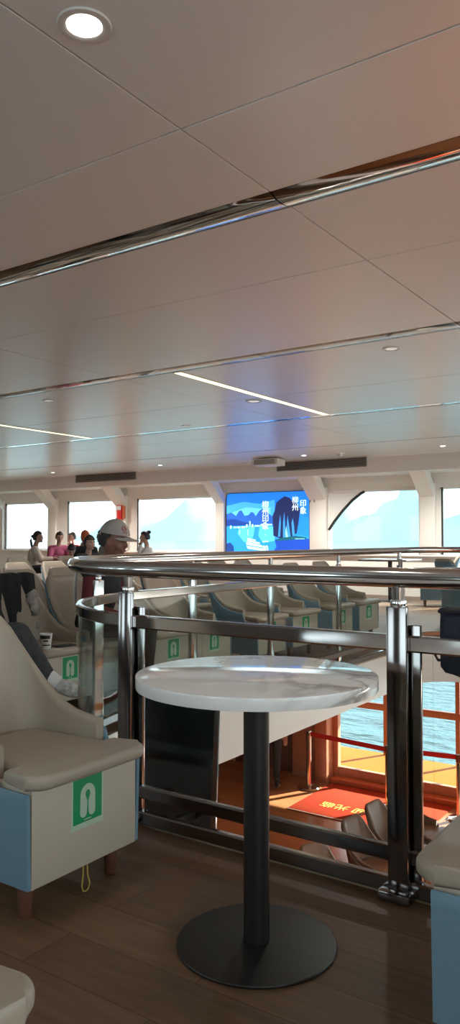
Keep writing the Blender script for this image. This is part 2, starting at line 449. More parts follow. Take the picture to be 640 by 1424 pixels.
for i, (x0, x1) in enumerate(wins):
    w = struct(MB().obj('window_%d' % (i+1), M['white'])) if False else None
    b = MB()
    f = 0.035
    b.bx(x0, x0+f, WY-0.02, WY+0.08, ZS, ZT, 0.004); b.bx(x1-f, x1, WY-0.02, WY+0.08, ZS, ZT, 0.004)
    b.bx(x0, x1, WY-0.02, WY+0.08, ZS, ZS+f, 0.004); b.bx(x0, x1, WY-0.02, WY+0.08, ZT-f, ZT, 0.004)
    if i == 4:   # the corner of this window is closed by a rounded white infill with a black gasket
        arc = [(-7.63, 1.34), (-7.50, 1.52), (-7.30, 1.75), (-7.08, 1.96), (-6.88, 2.10), (-6.80, 2.135)]
        poly = [(-7.63, 2.14)]+arc+[(-6.80, 2.14)]
        b.prism(poly, 0.07, Matrix(((1, 0, 0, 0), (0, 0, 1, WY+0.0), (0, 1, 0, 0), (0, 0, 0, 1))))
    w = struct(b.obj('window_%d' % (i+1), M['white']))
    b = MB(); b.bx(x0+f, x1-f, WY+0.03, WY+0.038, ZS+f, ZT-f); b.obj('pane', M['win_glass'], w, smooth=0)
    if i != 4:
        b = MB(); b.bx(x0+f-0.005, x0+f+0.03, WY-0.025, WY+0.02, ZS, ZT); b.obj('gasket', M['gasket'], w)
    else:
        b = MB(); b.sweep([(x, WY-0.008, z) for x, z in arc], circ(0.032, 8)); b.obj('gasket', M['gasket'], w)
b = MB(); b.bx(-7.62, -5.62, WY-0.03, WY, 2.2, 2.36, 0.01); struct(b.obj('trim_5', M['cream']))

# other walls
def wall(name, x0, x1, y0, y1, z0, z1, m): b = MB(); b.bx(x0, x1, y0, y1, z0, z1); return struct(b.obj(name, m, smooth=0))
wall('wall_left', XL-0.1, XL, YN, WY+0.1, -0.38, CEIL+0.06, M['cream'])
b = MB()
b.bx(XR, XR+0.1, YN, WY+0.1, -0.38, 0.9); b.bx(XR, XR+0.1, YN, WY+0.1, 2.65, CEIL+0.06)
for k in range(9): b.bx(XR, XR+0.1, YN+k*2.08, YN+k*2.08+0.12, 0.9, 2.65)
struct(b.obj('wall_right', M['cream'], smooth=0))
# the side behind the viewpoint: panelled, with a band of windows
b = MB()
b.bx(XL, XR, YN-0.1, YN, -0.38, 1.0); b.bx(XL, XR, YN-0.1, YN, 2.1, CEIL+0.06)
x = XL
while x < XR-0.4:
    b.bx(x, x+1.3, YN-0.1, YN, 1.0, 2.1); x += 2.6
struct(b.obj('wall_front', M['panelling'], smooth=0))

# vents on the bulkhead
def vent(x0, x1, label):
    t = thing('air_vent', label, 'air vent', ((x0+x1)/2, 14.2, 2.685), 0, 'long dark air vents on the bulkhead')
    w = x1-x0; h = 0.19
    b = MB(); b.bx(-w/2, w/2, -0.004, 0.004, -h/2, h/2); b.obj('backing', M['grille'], t)
    b = MB()
    for s in (-1, 1): b.bx(-w/2, w/2, -0.018, 0, s*h/2-0.008, s*h/2+0.008); b.bx(s*w/2-0.008, s*w/2+0.008, -0.018, 0, -h/2, h/2)
    b.obj('frame', M['slat'], t)
    b = MB()
    for k in range(6): b.box((0, -0.010, -h/2+h*(k+0.7)/6.4), (w-0.01, 0.014, 0.008), 0, Matrix.Rotation(R(35), 4, 'X'))
    b.obj('grille', M['slat'], t)
vent(-8.50, -6.44, 'long dark louvred vent above the blue screen')
vent(-14.52, -12.49, 'long dark louvred vent above the left windows')

# ------------------------------------------------------------------ screen with the lake picture
def text_mesh(s, size, m, name, parent, M4, ext=0.001):
    c = bpy.data.curves.new('txt', 'FONT'); c.body = s; c.size = size; c.extrude = ext
    c.align_x = 'CENTER'; c.align_y = 'CENTER'
    o = bpy.data.objects.new('txt', c); COL.objects.link(o)
    me = eval_mesh(o)
    bpy.data.objects.remove(o); me.transform(M4); me.materials.clear(); me.materials.append(m)
    r = bpy.data.objects.new(name, me); COL.objects.link(r); r.parent = parent
    return r
SX0, SX1, SZ0, SZ1 = -10.26, -8.09, 0.80, 2.19
scr = thing('screen', 'large bright blue screen showing a lake, hills and white writing', 'screen', ((SX0+SX1)/2, WY-0.03, SZ0))
SWD, SHT = SX1-SX0, SZ1-SZ0
def rrect(w, h, r, n=6):
    pts = []
    for cx, cy, a0 in ((w/2-r, h-r, 0), (-w/2+r, h-r, 90), (-w/2+r, r, 180), (w/2-r, r, 270)):
        for i in range(n+1):
            a = R(a0+90*i/n); pts.append((cx+r*math.cos(a), cy+r*math.sin(a)))
    return pts
XZ = Matrix(((1, 0, 0, 0), (0, 0, -1, 0), (0, 1, 0, 0), (0, 0, 0, 1)))     # local xy -> xz facing -Y
def at_xz(d): return Matrix.Translation((0, d, 0)) @ XZ
b = MB(); b.prism(rrect(SWD+0.03, SHT+0.03, 0.10), 0.05, Matrix.Translation((0, 0.03, -0.015)) @ XZ); b.obj('housing', M['gasket'], scr)
def pic(name, cols):
    return [emit('screen_%s_%d' % (name, i), c, s) for i, (c, s) in enumerate(cols)]
sky_m = bpy.data.materials.new('screen_sky'); sky_m.use_nodes = True
b = MB()
# bands of the picture, each a flat shape a hair in front of the last
def U(x, y): return ((x-0.5)*SWD, y*SHT)
PM = []
def layer(col, st, polys, d):
    m = emit('screen_colour_%02d' % len(PM), col, st*0.66); PM.append(m)
    for p in polys: b.prism([U(*q) for q in p], 0.0006, at_xz(-0.02-d), len(PM)-1)
bg = rrect(SWD, SHT, 0.09)
PM.append(emit('screen_colour_00', (0.012, 0.17, 0.80), 0.63)); b.prism(bg, 0.0006, at_xz(-0.02), 0)
layer((0.05, 0.36, 0.98), 0.95, [[(0.0, 0.80), (0.22, 0.86), (0.42, 0.82), (0.60, 0.88), (0.60, 0.55), (0.0, 0.55)]], 0.0008)
layer((0.12, 0.52, 1.0), 0.95, [[(0.05, 0.68), (0.25, 0.77), (0.45, 0.74), (0.55, 0.76), (0.55, 0.55), (0.05, 0.55)]], 0.0014)
layer((0.018, 0.11, 0.50), 0.9, [[(0, 0.66), (0.06, 0.69), (0.12, 0.63), (0.16, 0.71), (0.19, 0.72), (0.23, 0.63), (0.28, 0.64), (0.31, 0.69), (0.34, 0.68), (0.37, 0.62), (0.41, 0.70), (0.45, 0.74), (0.50, 0.70), (0.56, 0.62), (0.62, 0.60), (0.62, 0.48), (0, 0.48)]], 0.0020)
layer((0.008, 0.05, 0.28), 0.9, [[(0, 0.57), (0.10, 0.58), (0.22, 0.53), (0.30, 0.50), (0.30, 0.455), (0, 0.45)]], 0.0026)
layer((0.02, 0.26, 0.90), 0.95, [[(0, 0.46), (0.35, 0.475), (0.62, 0.46), (1.0, 0.30), (1.0, 0.02), (0.0, 0.02)]], 0.0032)
layer((0.08, 0.48, 1.0), 1.0, [[(0.17, 0.46), (0.36, 0.465), (0.34, 0.30), (0.30, 0.18), (0.22, 0.20), (0.14, 0.34)], [(0.42, 0.46), (0.60, 0.45), (0.60, 0.22), (0.46, 0.18), (0.40, 0.3)]], 0.0038)
layer((0.010, 0.06, 0.42), 0.9, [[(0.60, 0.24), (0.78, 0.27), (1.0, 0.25), (1.0, 0.02), (0.56, 0.02), (0.62, 0.12)]], 0.0044)
layer((0.012, 0.020, 0.085), 0.9, [[(0.585, 0.30), (0.575, 0.62), (0.60, 0.70), (0.62, 0.83), (0.66, 0.88), (0.72, 0.93), (0.78, 0.90), (0.81, 0.84), (0.84, 0.86), (0.86, 0.80), (0.90, 0.72), (0.88, 0.50), (0.86, 0.34), (0.76, 0.25), (0.66, 0.26)]], 0.0050)
layer((0.014, 0.20, 0.80), 0.95, [[(0.86, 0.33), (0.885, 0.50), (0.905, 0.66), (0.95, 0.60), (1.0, 0.58), (1.0, 0.28)]], 0.0056)
layer((0.04, 0.26, 0.72), 0.9, [[(0.64, 0.28), (0.655, 0.52), (0.668, 0.64), (0.675, 0.5), (0.665, 0.29)], [(0.70, 0.27), (0.70, 0.50), (0.715, 0.68), (0.725, 0.5), (0.735, 0.27)], [(0.755, 0.26), (0.745, 0.5), (0.755, 0.62), (0.775, 0.42), (0.79, 0.27)], [(0.81, 0.3), (0.80, 0.5), (0.815, 0.58), (0.83, 0.45), (0.835, 0.32)]], 0.0062)
layer((0.25, 0.65, 0.95), 1.0, [[(0.735, 0.25), (0.728, 0.34), (0.738, 0.46), (0.75, 0.34), (0.765, 0.25)]], 0.0068)
layer((0.006, 0.10, 0.13), 0.9, [[(0.60, 0.24), (0.70, 0.27), (0.84, 0.30), (0.97, 0.275), (0.97, 0.245), (0.78, 0.235), (0.64, 0.22)]], 0.0074)
lights = [[(x, y), (x+w, y), (x+w, y+h), (x, y+h)] for x, y, w, h in [(0.045, 0.42, 0.02, 0.05), (0.09, 0.43, 0.04, 0.02), (0.14, 0.425, 0.03, 0.03), (0.19, 0.43, 0.05, 0.025), (0.25, 0.44, 0.02, 0.05), (0.29, 0.45, 0.015, 0.09), (0.32, 0.44, 0.02, 0.05), (0.36, 0.45, 0.06, 0.025), (0.43, 0.46, 0.03, 0.03), (0.52, 0.47, 0.05, 0.02), (0.165, 0.33, 0.008, 0.07), (0.27, 0.30, 0.008, 0.1), (0.84, 0.245, 0.11, 0.012)]]
layer((0.45, 0.82, 1.0), 1.0, lights, 0.0074)
layer((0.62, 0.90, 1.0), 1.0, [[(0.25, 0.16), (0.45, 0.11), (0.45, 0.145), (0.26, 0.20)], [(0.26, 0.21), (0.42, 0.165), (0.42, 0.19), (0.27, 0.235)], [(0.265, 0.245), (0.37, 0.215), (0.37, 0.235), (0.27, 0.265)], [(0.27, 0.09), (0.45, 0.06), (0.45, 0.095), (0.255, 0.14)]], 0.0080)
layer((0.01, 0.045, 0.22), 0.9, [[(0.0, 0.02), (0.0, 0.17), (0.05, 0.19), (0.09, 0.13), (0.10, 0.02)]], 0.0080)
b.obj('picture', PM, scr, smooth=0)
wm = emit('screen_white', (0.80, 0.93, 1.0), 0.66)
for i, ch in enumerate('柳州印象'):
    p = U(0.49, 0.795-0.115*i); text_mesh(ch, 0.185, wm, 'lettering', scr, Matrix.Translation((p[0], -0.032, p[1])) @ XZ)
for ch, y in (('·', 0.31), ('一', 0.20), ('船', 0.08)):
    p = U(0.49, y); text_mesh(ch, 0.17, wm, 'lettering', scr, Matrix.Translation((p[0], -0.032, p[1])) @ XZ)
for i, ch in enumerate('柳州'):
    p = U(0.845, 0.855-0.115*i); text_mesh(ch, 0.17, wm, 'lettering', scr, Matrix.Translation((p[0], -0.032, p[1])) @ XZ)
for i, ch in enumerate('印象'):
    p = U(0.935, 0.80-0.115*i); text_mesh(ch, 0.17, wm, 'lettering', scr, Matrix.Translation((p[0], -0.032, p[1])) @ XZ)
t = thing('wall_switch', 'small grey twin switch on white wall just right of the blue screen', 'switch', (-7.98, WY-0.115, 1.96))
for s in (-1, 1):
    b = MB(); b.box((s*0.05, 0, 0), (0.035, 0.012, 0.045), 0.003); b.obj('rocker', M['c_grey'], t)
t = thing('fire_alarm', 'red fire alarm box with white badge on window post behind capped man', 'fire alarm', (-13.50, WY-0.14, 1.86))
b = MB(); b.bx(-0.10, 0.06, -0.03, 0.03, -0.22, 0.14, 0.01); b.obj('box', M['red'], t)
b = MB(); b.bx(-0.085, 0.045, -0.04, -0.028, 0.02, 0.12, 0.004); b.obj('badge', M['paper'], t)
b = MB(); b.bx(0.085, 0.15, -0.02, 0.03, -0.20, 0.12, 0.004); b.obj('notice', M['c_orange'], t)
b = MB(); b.bx(0.0, 0.05, -0.02, 0.03, -0.42, -0.26, 0.004); b.obj('tag', M['gold'], t)

# ------------------------------------------------------------------ railing round the opening
HR = 1.04
rail = thing('railing', 'polished steel handrail with glass panels curving round the stair opening', 'railing')
def path(off, z, i0=0, i1=None):
    p = opening(off); return [(x, y, z) for x, y in p[i0:i1]]
def smooth_path(off, z):
    p = opening(off); out = []
    for a, c in zip(p, p[1:]):
        L = math.hypot(c[0]-a[0], c[1]-a[1]); n = max(1, int(L/0.15))
        for k in range(n): out.append((a[0]+(c[0]-a[0])*k/n, a[1]+(c[1]-a[1])*k/n, z))
    out.append((*p[-1], z)); return out
OFF = 0.045
b = MB(); b.sweep(smooth_path(OFF, HR), circ(0.033, 20)); b.obj('handrail', M['steel'], rail, smooth=60)
def flat_bar(name, z, h, w, m):
    e = 0.006
    prof = [(-w/2+e, -h/2), (w/2-e, -h/2), (w/2, -h/2+e), (w/2, h/2-e), (w/2-e, h/2), (-w/2+e, h/2), (-w/2, h/2-e), (-w/2, -h/2+e)]
    b = MB(); b.sweep(smooth_path(OFF, z), prof); return b.obj(name, m, rail, smooth=35)
OFF = 0.02
flat_bar('glass_rail', 0.824, 0.054, 0.032, M['steel'])
flat_bar('lower_rail', 0.136, 0.05, 0.032, M['steel_d'])
flat_bar('bottom_rail', 0.034, 0.05, 0.032, M['steel_d'])
# glass follows the outline between the rails
pts = smooth_path(0.02, 0)
OFF = 0.045
def post_at(x, y, ang, big):
    m4 = Matrix.Translation((x, y, 0)) @ Matrix.Rotation(ang, 4, 'Z')
    b = MB()
    w, d, h = (0.070, 0.052, 0.945) if big else (0.06, 0.03, 0.93)
    if big:   # two plates side by side, one behind the other
        b.box(m4 @ Vector((0, 0, h/2)), (w, 0.022, h), 0.003, m4.to_3x3().to_4x4())
        b.box(m4 @ Vector((0.034, 0.034, h/2-0.03)), (w, 0.018, h-0.06), 0.003, m4.to_3x3().to_4x4())
    else:
        b.box(m4 @ Vector((0, 0, h/2)), (w, d, h), 0.004, m4.to_3x3().to_4x4())
    p = b.obj('post', M['steel_d'] if big else M['steel'], rail)
    b = MB()
    b.cyl(m4 @ Vector((0, 0.012 if big else 0, h-0.01)), m4 @ Vector((0, 0.012 if big else 0, HR-0.02)), 0.021 if big else 0.017, n=16)
    b.cyl(m4 @ Vector((0, 0.012 if big else 0, h-0.005)), m4 @ Vector((0, 0.012 if big else 0, h+0.022)), 0.027 if big else 0.018, n=16, bev=0.004)
    b.obj('spigot', M['steel'], p)
    if big:
        b = MB(); b.box(m4 @ Vector((-0.005, -0.012, 0.018)), (0.112, 0.062, 0.032), 0.008, m4.to_3x3().to_4x4())
        b.box(m4 @ Vector((0.04, 0.035, 0.03)), (0.08, 0.04, 0.05), 0.01, m4.to_3x3().to_4x4()); b.obj('foot_cover', M['steel_d'], p)
yn = 2.46-OFF; xl = -3.10-OFF
post_at(-2.185, yn+0.012, 0, True)
post_at(-0.99, yn, 0, True)
post_at(0.40, yn, 0, True)
post_at(xl+0.035, 3.22, R(80), False)
for y in (4.15, 5.15, 6.32): post_at(xl, y, R(90), False)
post_at(xl+0.02, 7.72, R(90), True)
post_at(-1.3, 8.35+OFF, 0, False)
def glass_panel(i0, i1):
    b = MB(); b.sweep([pts[i] for i in range(i0, i1)], [(-0.004, 0.155), (0.004, 0.155), (0.004, 0.805), (-0.004, 0.805)])
    return b.obj('glass_panel', M['rail_glass'], rail, smooth=30)
stops = []
def near(x, y): return min(range(len(pts)), key=lambda i: (pts[i][0]-x)**2+(pts[i][1]-y)**2)
marks = [(1.95, yn), (0.40, yn), (-0.955, yn), (-2.17, yn), (xl, 3.22), (xl, 4.15), (xl, 5.15), (xl, 6.32), (xl+0.02, 7.72), (-1.3, 8.395), (1.9, 8.395)]
ids = [near(*m) for m in marks]
for a, c in zip(ids, ids[1:]):
    if c-a >= 2: glass_panel(a, c+1)

# ------------------------------------------------------------------ marble table
t = thing('bistro_table', 'round white marble-topped table on black pole and disc base', 'table', (-1.225, 1.925, 0))
b = MB(); b.lathe([(0, 0.740), (0.347, 0.740), (0.3502, 0.7408), (0.351, 0.743), (0.351, 0.772), (0.3502, 0.7742), (0.348, 0.775), (0, 0.775)], n=96)
top = b.obj('table_top', M['marble'], t)
b = MB(); b.cyl((0, 0, 0.012), (0, 0, 0.735), 0.0375, n=40); b.obj('pole', M['black'], t)
b = MB(); b.lathe([(0, 0.014), (0.20, 0.012), (0.229, 0.009), (0.231, 0.006), (0.229, 0.0), (0, 0.0)], n=96); b.obj('base', M['black'], t)
b = MB(); b.lathe([(0, 0.74), (0.12, 0.74), (0.12, 0.732), (0.05, 0.725), (0, 0.725)]); b.obj('mounting_plate', M['black'], t)

# ------------------------------------------------------------------ chairs
def sstep(t): t = max(0, min(1, t)); return t*t*(3-2*t)
def chair_proto(name, label, group=None, shell_mat=None):
    t = thing(name, label, 'chair', (0, 0, 0), 0, group)
    W, D, RC = 0.256, 0.55, 0.16
    st = []
    for i in range(13): st.append((-(D-RC)*i/12, -W, 0, -1))
    for i in range(1, 9):
        a = R(270-90*i/9); st.append((-D+RC+RC*math.cos(a), -W+RC+RC*math.sin(a), math.cos(a), math.sin(a)))
    for i in range(9): st.append((-D, (-W+RC)+(2*(W-RC))*i/8, -1, 0))
    for i in range(1, 9):
        a = R(180-90*i/9); st.append((-D+RC+RC*math.cos(a), W-RC+RC*math.sin(a), math.cos(a), math.sin(a)))
    for i in range(12, -1, -1): st.append((-(D-RC)*i/12, W, 0, 1))
    XA = -0.14
    def ztop(x):
        if x > XA: return 0.425
        tab = [(-0.14, 0.505), (-0.20, 0.512), (-0.28, 0.522), (-0.36, 0.552), (-0.43, 0.618), (-0.48, 0.715), (-0.515, 0.815), (-0.54, 0.872), (-0.56, 0.88)]
        for (xa, za), (xb, zb_) in zip(tab, tab[1:]):
            if x >= xb: return za+(zb_-za)*(xa-x)/(xa-xb)
        return 0.88
    def lean(x, z):
        k = sstep((-x-0.25)/0.3)
        return -0.13*k*max(0, (z-0.42)/0.46)
    def shell(off0, off1, stations, zb, lift, nm, m):
        bm = bmesh.new(); rings = []
        K = 10
        for (x, y, nx, ny) in stations:
            zt = ztop(x)+lift
            def P(off, z):
                zz = z
                flare = 0.011*max(0, (z-0.4)/0.48)
                return bm.verts.new((x-nx*off+lean(x, zz)+nx*flare, y-ny*off+ny*flare*1.2-ny*0.012*(1-min(1, z/0.4)), zz))
            ring = [P(off0, zb+(zt-zb)*k/K) for k in range(K+1)]
            e = (off1-off0)
            ring += [P(off0+e*0.2, zt+min(0.010, e*0.3)), P(off0+e*0.5, zt+min(0.015, e*0.45)), P(off0+e*0.8, zt+min(0.010, e*0.3))]
            ring += [P(off1, zb+(zt-zb)*k/K) for k in range(K, -1, -1)]
            rings.append(ring)
        n = len(rings[0])
        for a, c in zip(rings, rings[1:]):
            for j in range(n): bm.faces.new((a[j], a[(j+1) % n], c[(j+1) % n], c[j]))
        bm.faces.new(rings[0]); bm.faces.new(rings[-1][::-1])
        bmesh.ops.remove_doubles(bm, verts=bm.verts, dist=1e-5)
        bmesh.ops.recalc_face_normals(bm, faces=bm.faces)
        b = MB(); b.bm.free(); b.bm = bm
        return b.obj(nm, m, t, smooth=50)
    shell(0.0, 0.014, st, 0.115, -0.03, 'outer_shell', shell_mat or M['blue'])
    inner = [s for s in st if s[0] <= XA+1e-6]
    shell(0.0145, 0.052, inner, 0.40, 0.0, 'backrest', M['beige'])
    # base with the front panel
    b = MB(); b.prism([(0.0, -0.233), (0.0, 0.233), (-0.30, 0.230), (-0.46, 0.14), (-0.46, -0.14), (-0.30, -0.230)], 0.303, Matrix.Translation((0, 0, 0.11)), bev=0.006)
    b.obj('front_panel', M['panel'], t)
    pl = [(-0.47, -0.13), (-0.44, -0.18), (-0.12, -0.192), (-0.118, -0.243)]
    pl += [(-0.008, -0.255)]
    for i in range(7):
        a = R(-90+90*i/6); pl.append((-0.008+0.060*math.cos(a), -0.255+0.06+0.06*math.sin(a)))
    pl += [(0.054, -0.1), (0.056, 0), (0.054, 0.1)]
    pl2 = [(x, -y) for x, y in pl[:-3]][::-1]
    b = MB(); b.prism(pl+pl2, 0.046, Matrix.Translation((0, 0, 0.411)), bev=0.018, seg=4)
    b.obj('seat', M['beige'], t, smooth=60)
    for sx in (-0.075, -0.43):
        for sy in (-1, 1):
            b = MB(); b.cyl((sx, sy*(0.190 if sx > -0.2 else 0.14), 0.0), (sx, sy*(0.190 if sx > -0.2 else 0.14), 0.125), 0.02, 0.028, n=16, bev=0.003); b.obj('leg', M['leg'], t)
    # safety sticker: pale border, green field, pale life-jacket pictogram
    b = MB()
    YZ = Matrix(((0, 0, 1, 0.0), (1, 0, 0, 0), (0, 1, 0, 0), (0, 0, 0, 1)))
    def pr(poly, d, mi): b.prism(poly, 0.0006, Matrix.Translation((d, 0.0, 0.235)) @ YZ, mi)
    w, h = 0.145, 0.165
    pr([(-w/2, 0), (w/2, 0), (w/2, h), (-w/2, h)], 0.0004, 0)
    pr([(-w/2+0.008, 0.018), (w/2-0.008, 0.018), (w/2-0.008, h-0.006), (-w/2+0.008, h-0.006)], 0.0010, 1)
    # horse-collar jacket
    o = []
    for i in range(13): a = R(180-180*i/12); o.append((0.033*math.cos(a), 0.105+0.033*math.sin(a)))
    o += [(0.034, 0.055)]
    for i in range(7): a = R(0-180*i/6); o.append((0.019+0.015*math.cos(a), 0.048+0.015*math.sin(a)))
    o += [(0.0025, 0.082), (0.011, 0.104), (0.009, 0.114), (0.0, 0.119), (-0.009, 0.114), (-0.011, 0.104), (-0.0025, 0.082)]
    for i in range(7): a = R(0-180*i/6); o.append((-0.019+0.015*math.cos(a), 0.048+0.015*math.sin(a)))
    o += [(-0.034, 0.055)]
    pr(o, 0.0016, 0)
    pr([(-0.016, 0.024), (0.016, 0.024), (0.016, 0.027), (-0.016, 0.027)], 0.0016, 0)
    b.obj('safety_sticker', [M['pale'], M['green']], t, smooth=0)
    return t
CH1 = chair_proto('tub_chair', 'big near beige tub chair beside the marble table, green sticker in front')
CH1.location = (-1.825, 1.845, 0)
b = MB()
lp = [(-0.012, 0.115), (-0.013, 0.06), (-0.018, 0.03), (-0.012, 0.012), (0.0, 0.008), (0.012, 0.012), (0.018, 0.03), (0.008, 0.06), (0.005, 0.115)]
b.tube([(-0.035, 0.03+y, z) for y, z in lp], 0.0025, 8); b.obj('pull_cord', M['yellow'], CH1)['label'] = 'yellow looped pull cord'
NOCORD = ('pull_cord',)
dup(CH1, (-0.612, 1.925, 0), R(180), 'tub chair at the right edge facing away, grey-blue side showing', None, NOCORD)
dup(CH1, (-1.215, 0.812, 0), R(98), 'beige chair cut off at bottom left corner, only its rounded edge showing', None, NOCORD+('safety_sticker',))
FX = -3.745
row2 = [(3.08, 'leftmost chair of the railing row, mostly hidden behind the near beige chair'),
        (3.62, 'tub chair with dark jacket over its back and paper cup on seat'),
        (4.17, 'tub chair on which the man in the cap sits'),
        (4.70, 'tub chair behind the railing glass, first to the right of the capped man'),
        (5.24, 'tub chair behind the railing glass, second to the right of the capped man'),
        (6.16, 'tub chair behind railing just left of the third glass post, after a gap'),
        (6.80, 'third chair from the right end of the railing row'),
        (7.62, 'second chair from the right end of the railing row'),
        (8.30, 'right-end chair of the railing row, green sticker above bare floor')]
for y, lab in row2:
    dup(CH1, (FX, y, 0), R(random.uniform(-2, 2)), lab, 'tub chairs in the row along the railing', NOCORD)
ordn = ['first', 'second', 'third', 'fourth', 'fifth', 'sixth', 'seventh', 'eighth', 'ninth', 'tenth', 'eleventh', 'twelfth']
rows = [(-4.98, [4.20, 4.75, 5.30, 5.85, 6.7, 7.3, 7.9, 8.5], 'second'), (-6.45, [5.45, 6.0, 6.55, 7.4, 8.0, 8.6, 9.3, 9.9], 'third'), (-8.35, [7.0, 7.6, 8.62, 9.25, 9.9, 10.5, 11.1], 'fourth')]
for X, ys, nm in rows:
    for i, y in enumerate(ys):
        dup(CH1, (X, y, 0), R(random.uniform(-3, 3)), '%s chair from the left in the %s row back from the railing' % (ordn[i], nm), 'tub chairs in the rows behind the railing row', NOCORD+('safety_sticker',))
# chairs on the far right by the dark table
dup(CH1, (-3.25, 10.9, 0), R(60), 'chair on the far right floor behind the railing, seen from its back', None, NOCORD)
dup(CH1, (-4.9, 13.0, 0), R(200), 'pale chair beside the dark far table under the right window', None, NOCORD)
# lower deck chairs: same shape in all beige
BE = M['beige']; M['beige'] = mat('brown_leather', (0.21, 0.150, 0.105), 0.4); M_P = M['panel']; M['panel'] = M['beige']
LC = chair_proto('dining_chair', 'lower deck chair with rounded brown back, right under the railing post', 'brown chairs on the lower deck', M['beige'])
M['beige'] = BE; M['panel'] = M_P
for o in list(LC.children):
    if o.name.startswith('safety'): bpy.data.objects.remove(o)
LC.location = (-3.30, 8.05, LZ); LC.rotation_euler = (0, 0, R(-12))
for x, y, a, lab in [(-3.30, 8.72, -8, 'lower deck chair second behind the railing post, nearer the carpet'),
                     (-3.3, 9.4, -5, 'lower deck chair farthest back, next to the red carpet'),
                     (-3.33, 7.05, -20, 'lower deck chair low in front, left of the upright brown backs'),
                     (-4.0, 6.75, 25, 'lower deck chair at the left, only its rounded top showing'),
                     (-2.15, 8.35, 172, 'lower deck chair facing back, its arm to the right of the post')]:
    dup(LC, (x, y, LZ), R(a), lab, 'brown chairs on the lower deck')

# ------------------------------------------------------------------ tables at the back
def far_table(x, y, w, d, label, m, h=0.775):
    t = thing('cafe_table', label, 'table', (x, y, 0))
    b = MB(); b.bx(-w/2, w/2, -d/2, d/2, h-0.035, h, 0.01); b.obj('table_top', m, t)
    b = MB(); b.cyl((0, 0, 0.01), (0, 0, h-0.035), 0.04, n=20); b.obj('pole', M['black'], t)
    b = MB(); b.lathe([(0, 0.014), (0.22, 0.01), (0.23, 0.0), (0, 0)]); b.obj('base', M['black'], t)
far_table(-5.75, 13.7, 0.95, 0.8, 'dark square table by the right window beyond the railing', M['tabletop_d'])
far_table(-11.62, 11.55, 0.6, 0.5, 'white table where the group sits by the left windows', M['paper'], 0.74)
far_table(-13.2, 9.9, 1.2, 0.7, 'pale table behind the rows of chairs at the left', M['paper'], 0.72)
t = thing('tissue_box', 'white napkin pack on the table between the seated group', 'tissue box', (-11.62, 11.5, 0.74))
b = MB(); b.bx(-0.11, 0.11, -0.06, 0.06, 0, 0.06, 0.008); b.obj('box', M['paper'], t)
b = MB(); b.prism([(-0.05, 0), (0.05, 0), (0.02, 0.05), (-0.03, 0.04)], 0.01, Matrix.Translation((0, 0, 0.058)) @ XZ); b.obj('tissue', M['c_white'], t)

# ------------------------------------------------------------------ cup, phone, jacket, bag
t = thing('paper_cup', 'white paper cup with black print on the jacket chair seat', 'cup', (-3.815, 3.475, 0.4575))
b = MB(); b.lathe([(0, 0.003), (0.028, 0.0), (0.030, 0.002), (0.040, 0.092), (0.042, 0.094), (0.042, 0.098), (0.039, 0.097), (0.028, 0.008), (0, 0.008)], n=32); b.obj('cup_body', M['paper'], t)
b = MB()
def band(a0, a1, z0, z1, n=8):
    bm = bmesh.new(); r = lambda z: 0.0302+0.0100*(z-0.002)/0.09+0.0004
    lo = [bm.verts.new((r(z0)*math.cos(R(a0+(a1-a0)*i/n)), r(z0)*math.sin(R(a0+(a1-a0)*i/n)), z0)) for i in range(n+1)]
    hi = [bm.verts.new((r(z1)*math.cos(R(a0+(a1-a0)*i/n)), r(z1)*math.sin(R(a0+(a1-a0)*i/n)), z1)) for i in range(n+1)]
    for i in range(n): bm.faces.new((lo[i], lo[i+1], hi[i+1], hi[i]))
    b._add(bm)
band(-110, 0, 0.066, 0.088); band(-70, -20, 0.048, 0.058); band(-80, 10, 0.022, 0.030)
b.obj('print', M['gasket'], t)
t = thing('phone', 'black phone lying on the seat right of the paper cup', 'phone', (-3.80, 3.62, 0.4575), R(75))
b = MB(); b.box((0, 0, 0.005), (0.15, 0.074, 0.009), 0.004); b.obj('case', M['gasket'], t)
b = MB(); b.box((0, 0, 0.0098), (0.142, 0.067, 0.0006), 0); b.obj('display', M['gloss'], t)

def cloth(name, f, nu, nv, th, m, parent=None):
    """grid surface f(u,v)->(x,y,z) thickened"""
    bm = bmesh.new()
    g = [[bm.verts.new(f(i/nu, j/nv)) for j in range(nv+1)] for i in range(nu+1)]
    for i in range(nu):
        for j in range(nv): bm.faces.new((g[i][j], g[i+1][j], g[i+1][j+1], g[i][j+1]))
    bmesh.ops.recalc_face_normals(bm, faces=bm.faces)
    bmesh.ops.solidify(bm, geom=list(bm.faces), thickness=th)
    b = MB(); b.bm.free(); b.bm = bm
    return b.obj(name, m, parent, smooth=70)
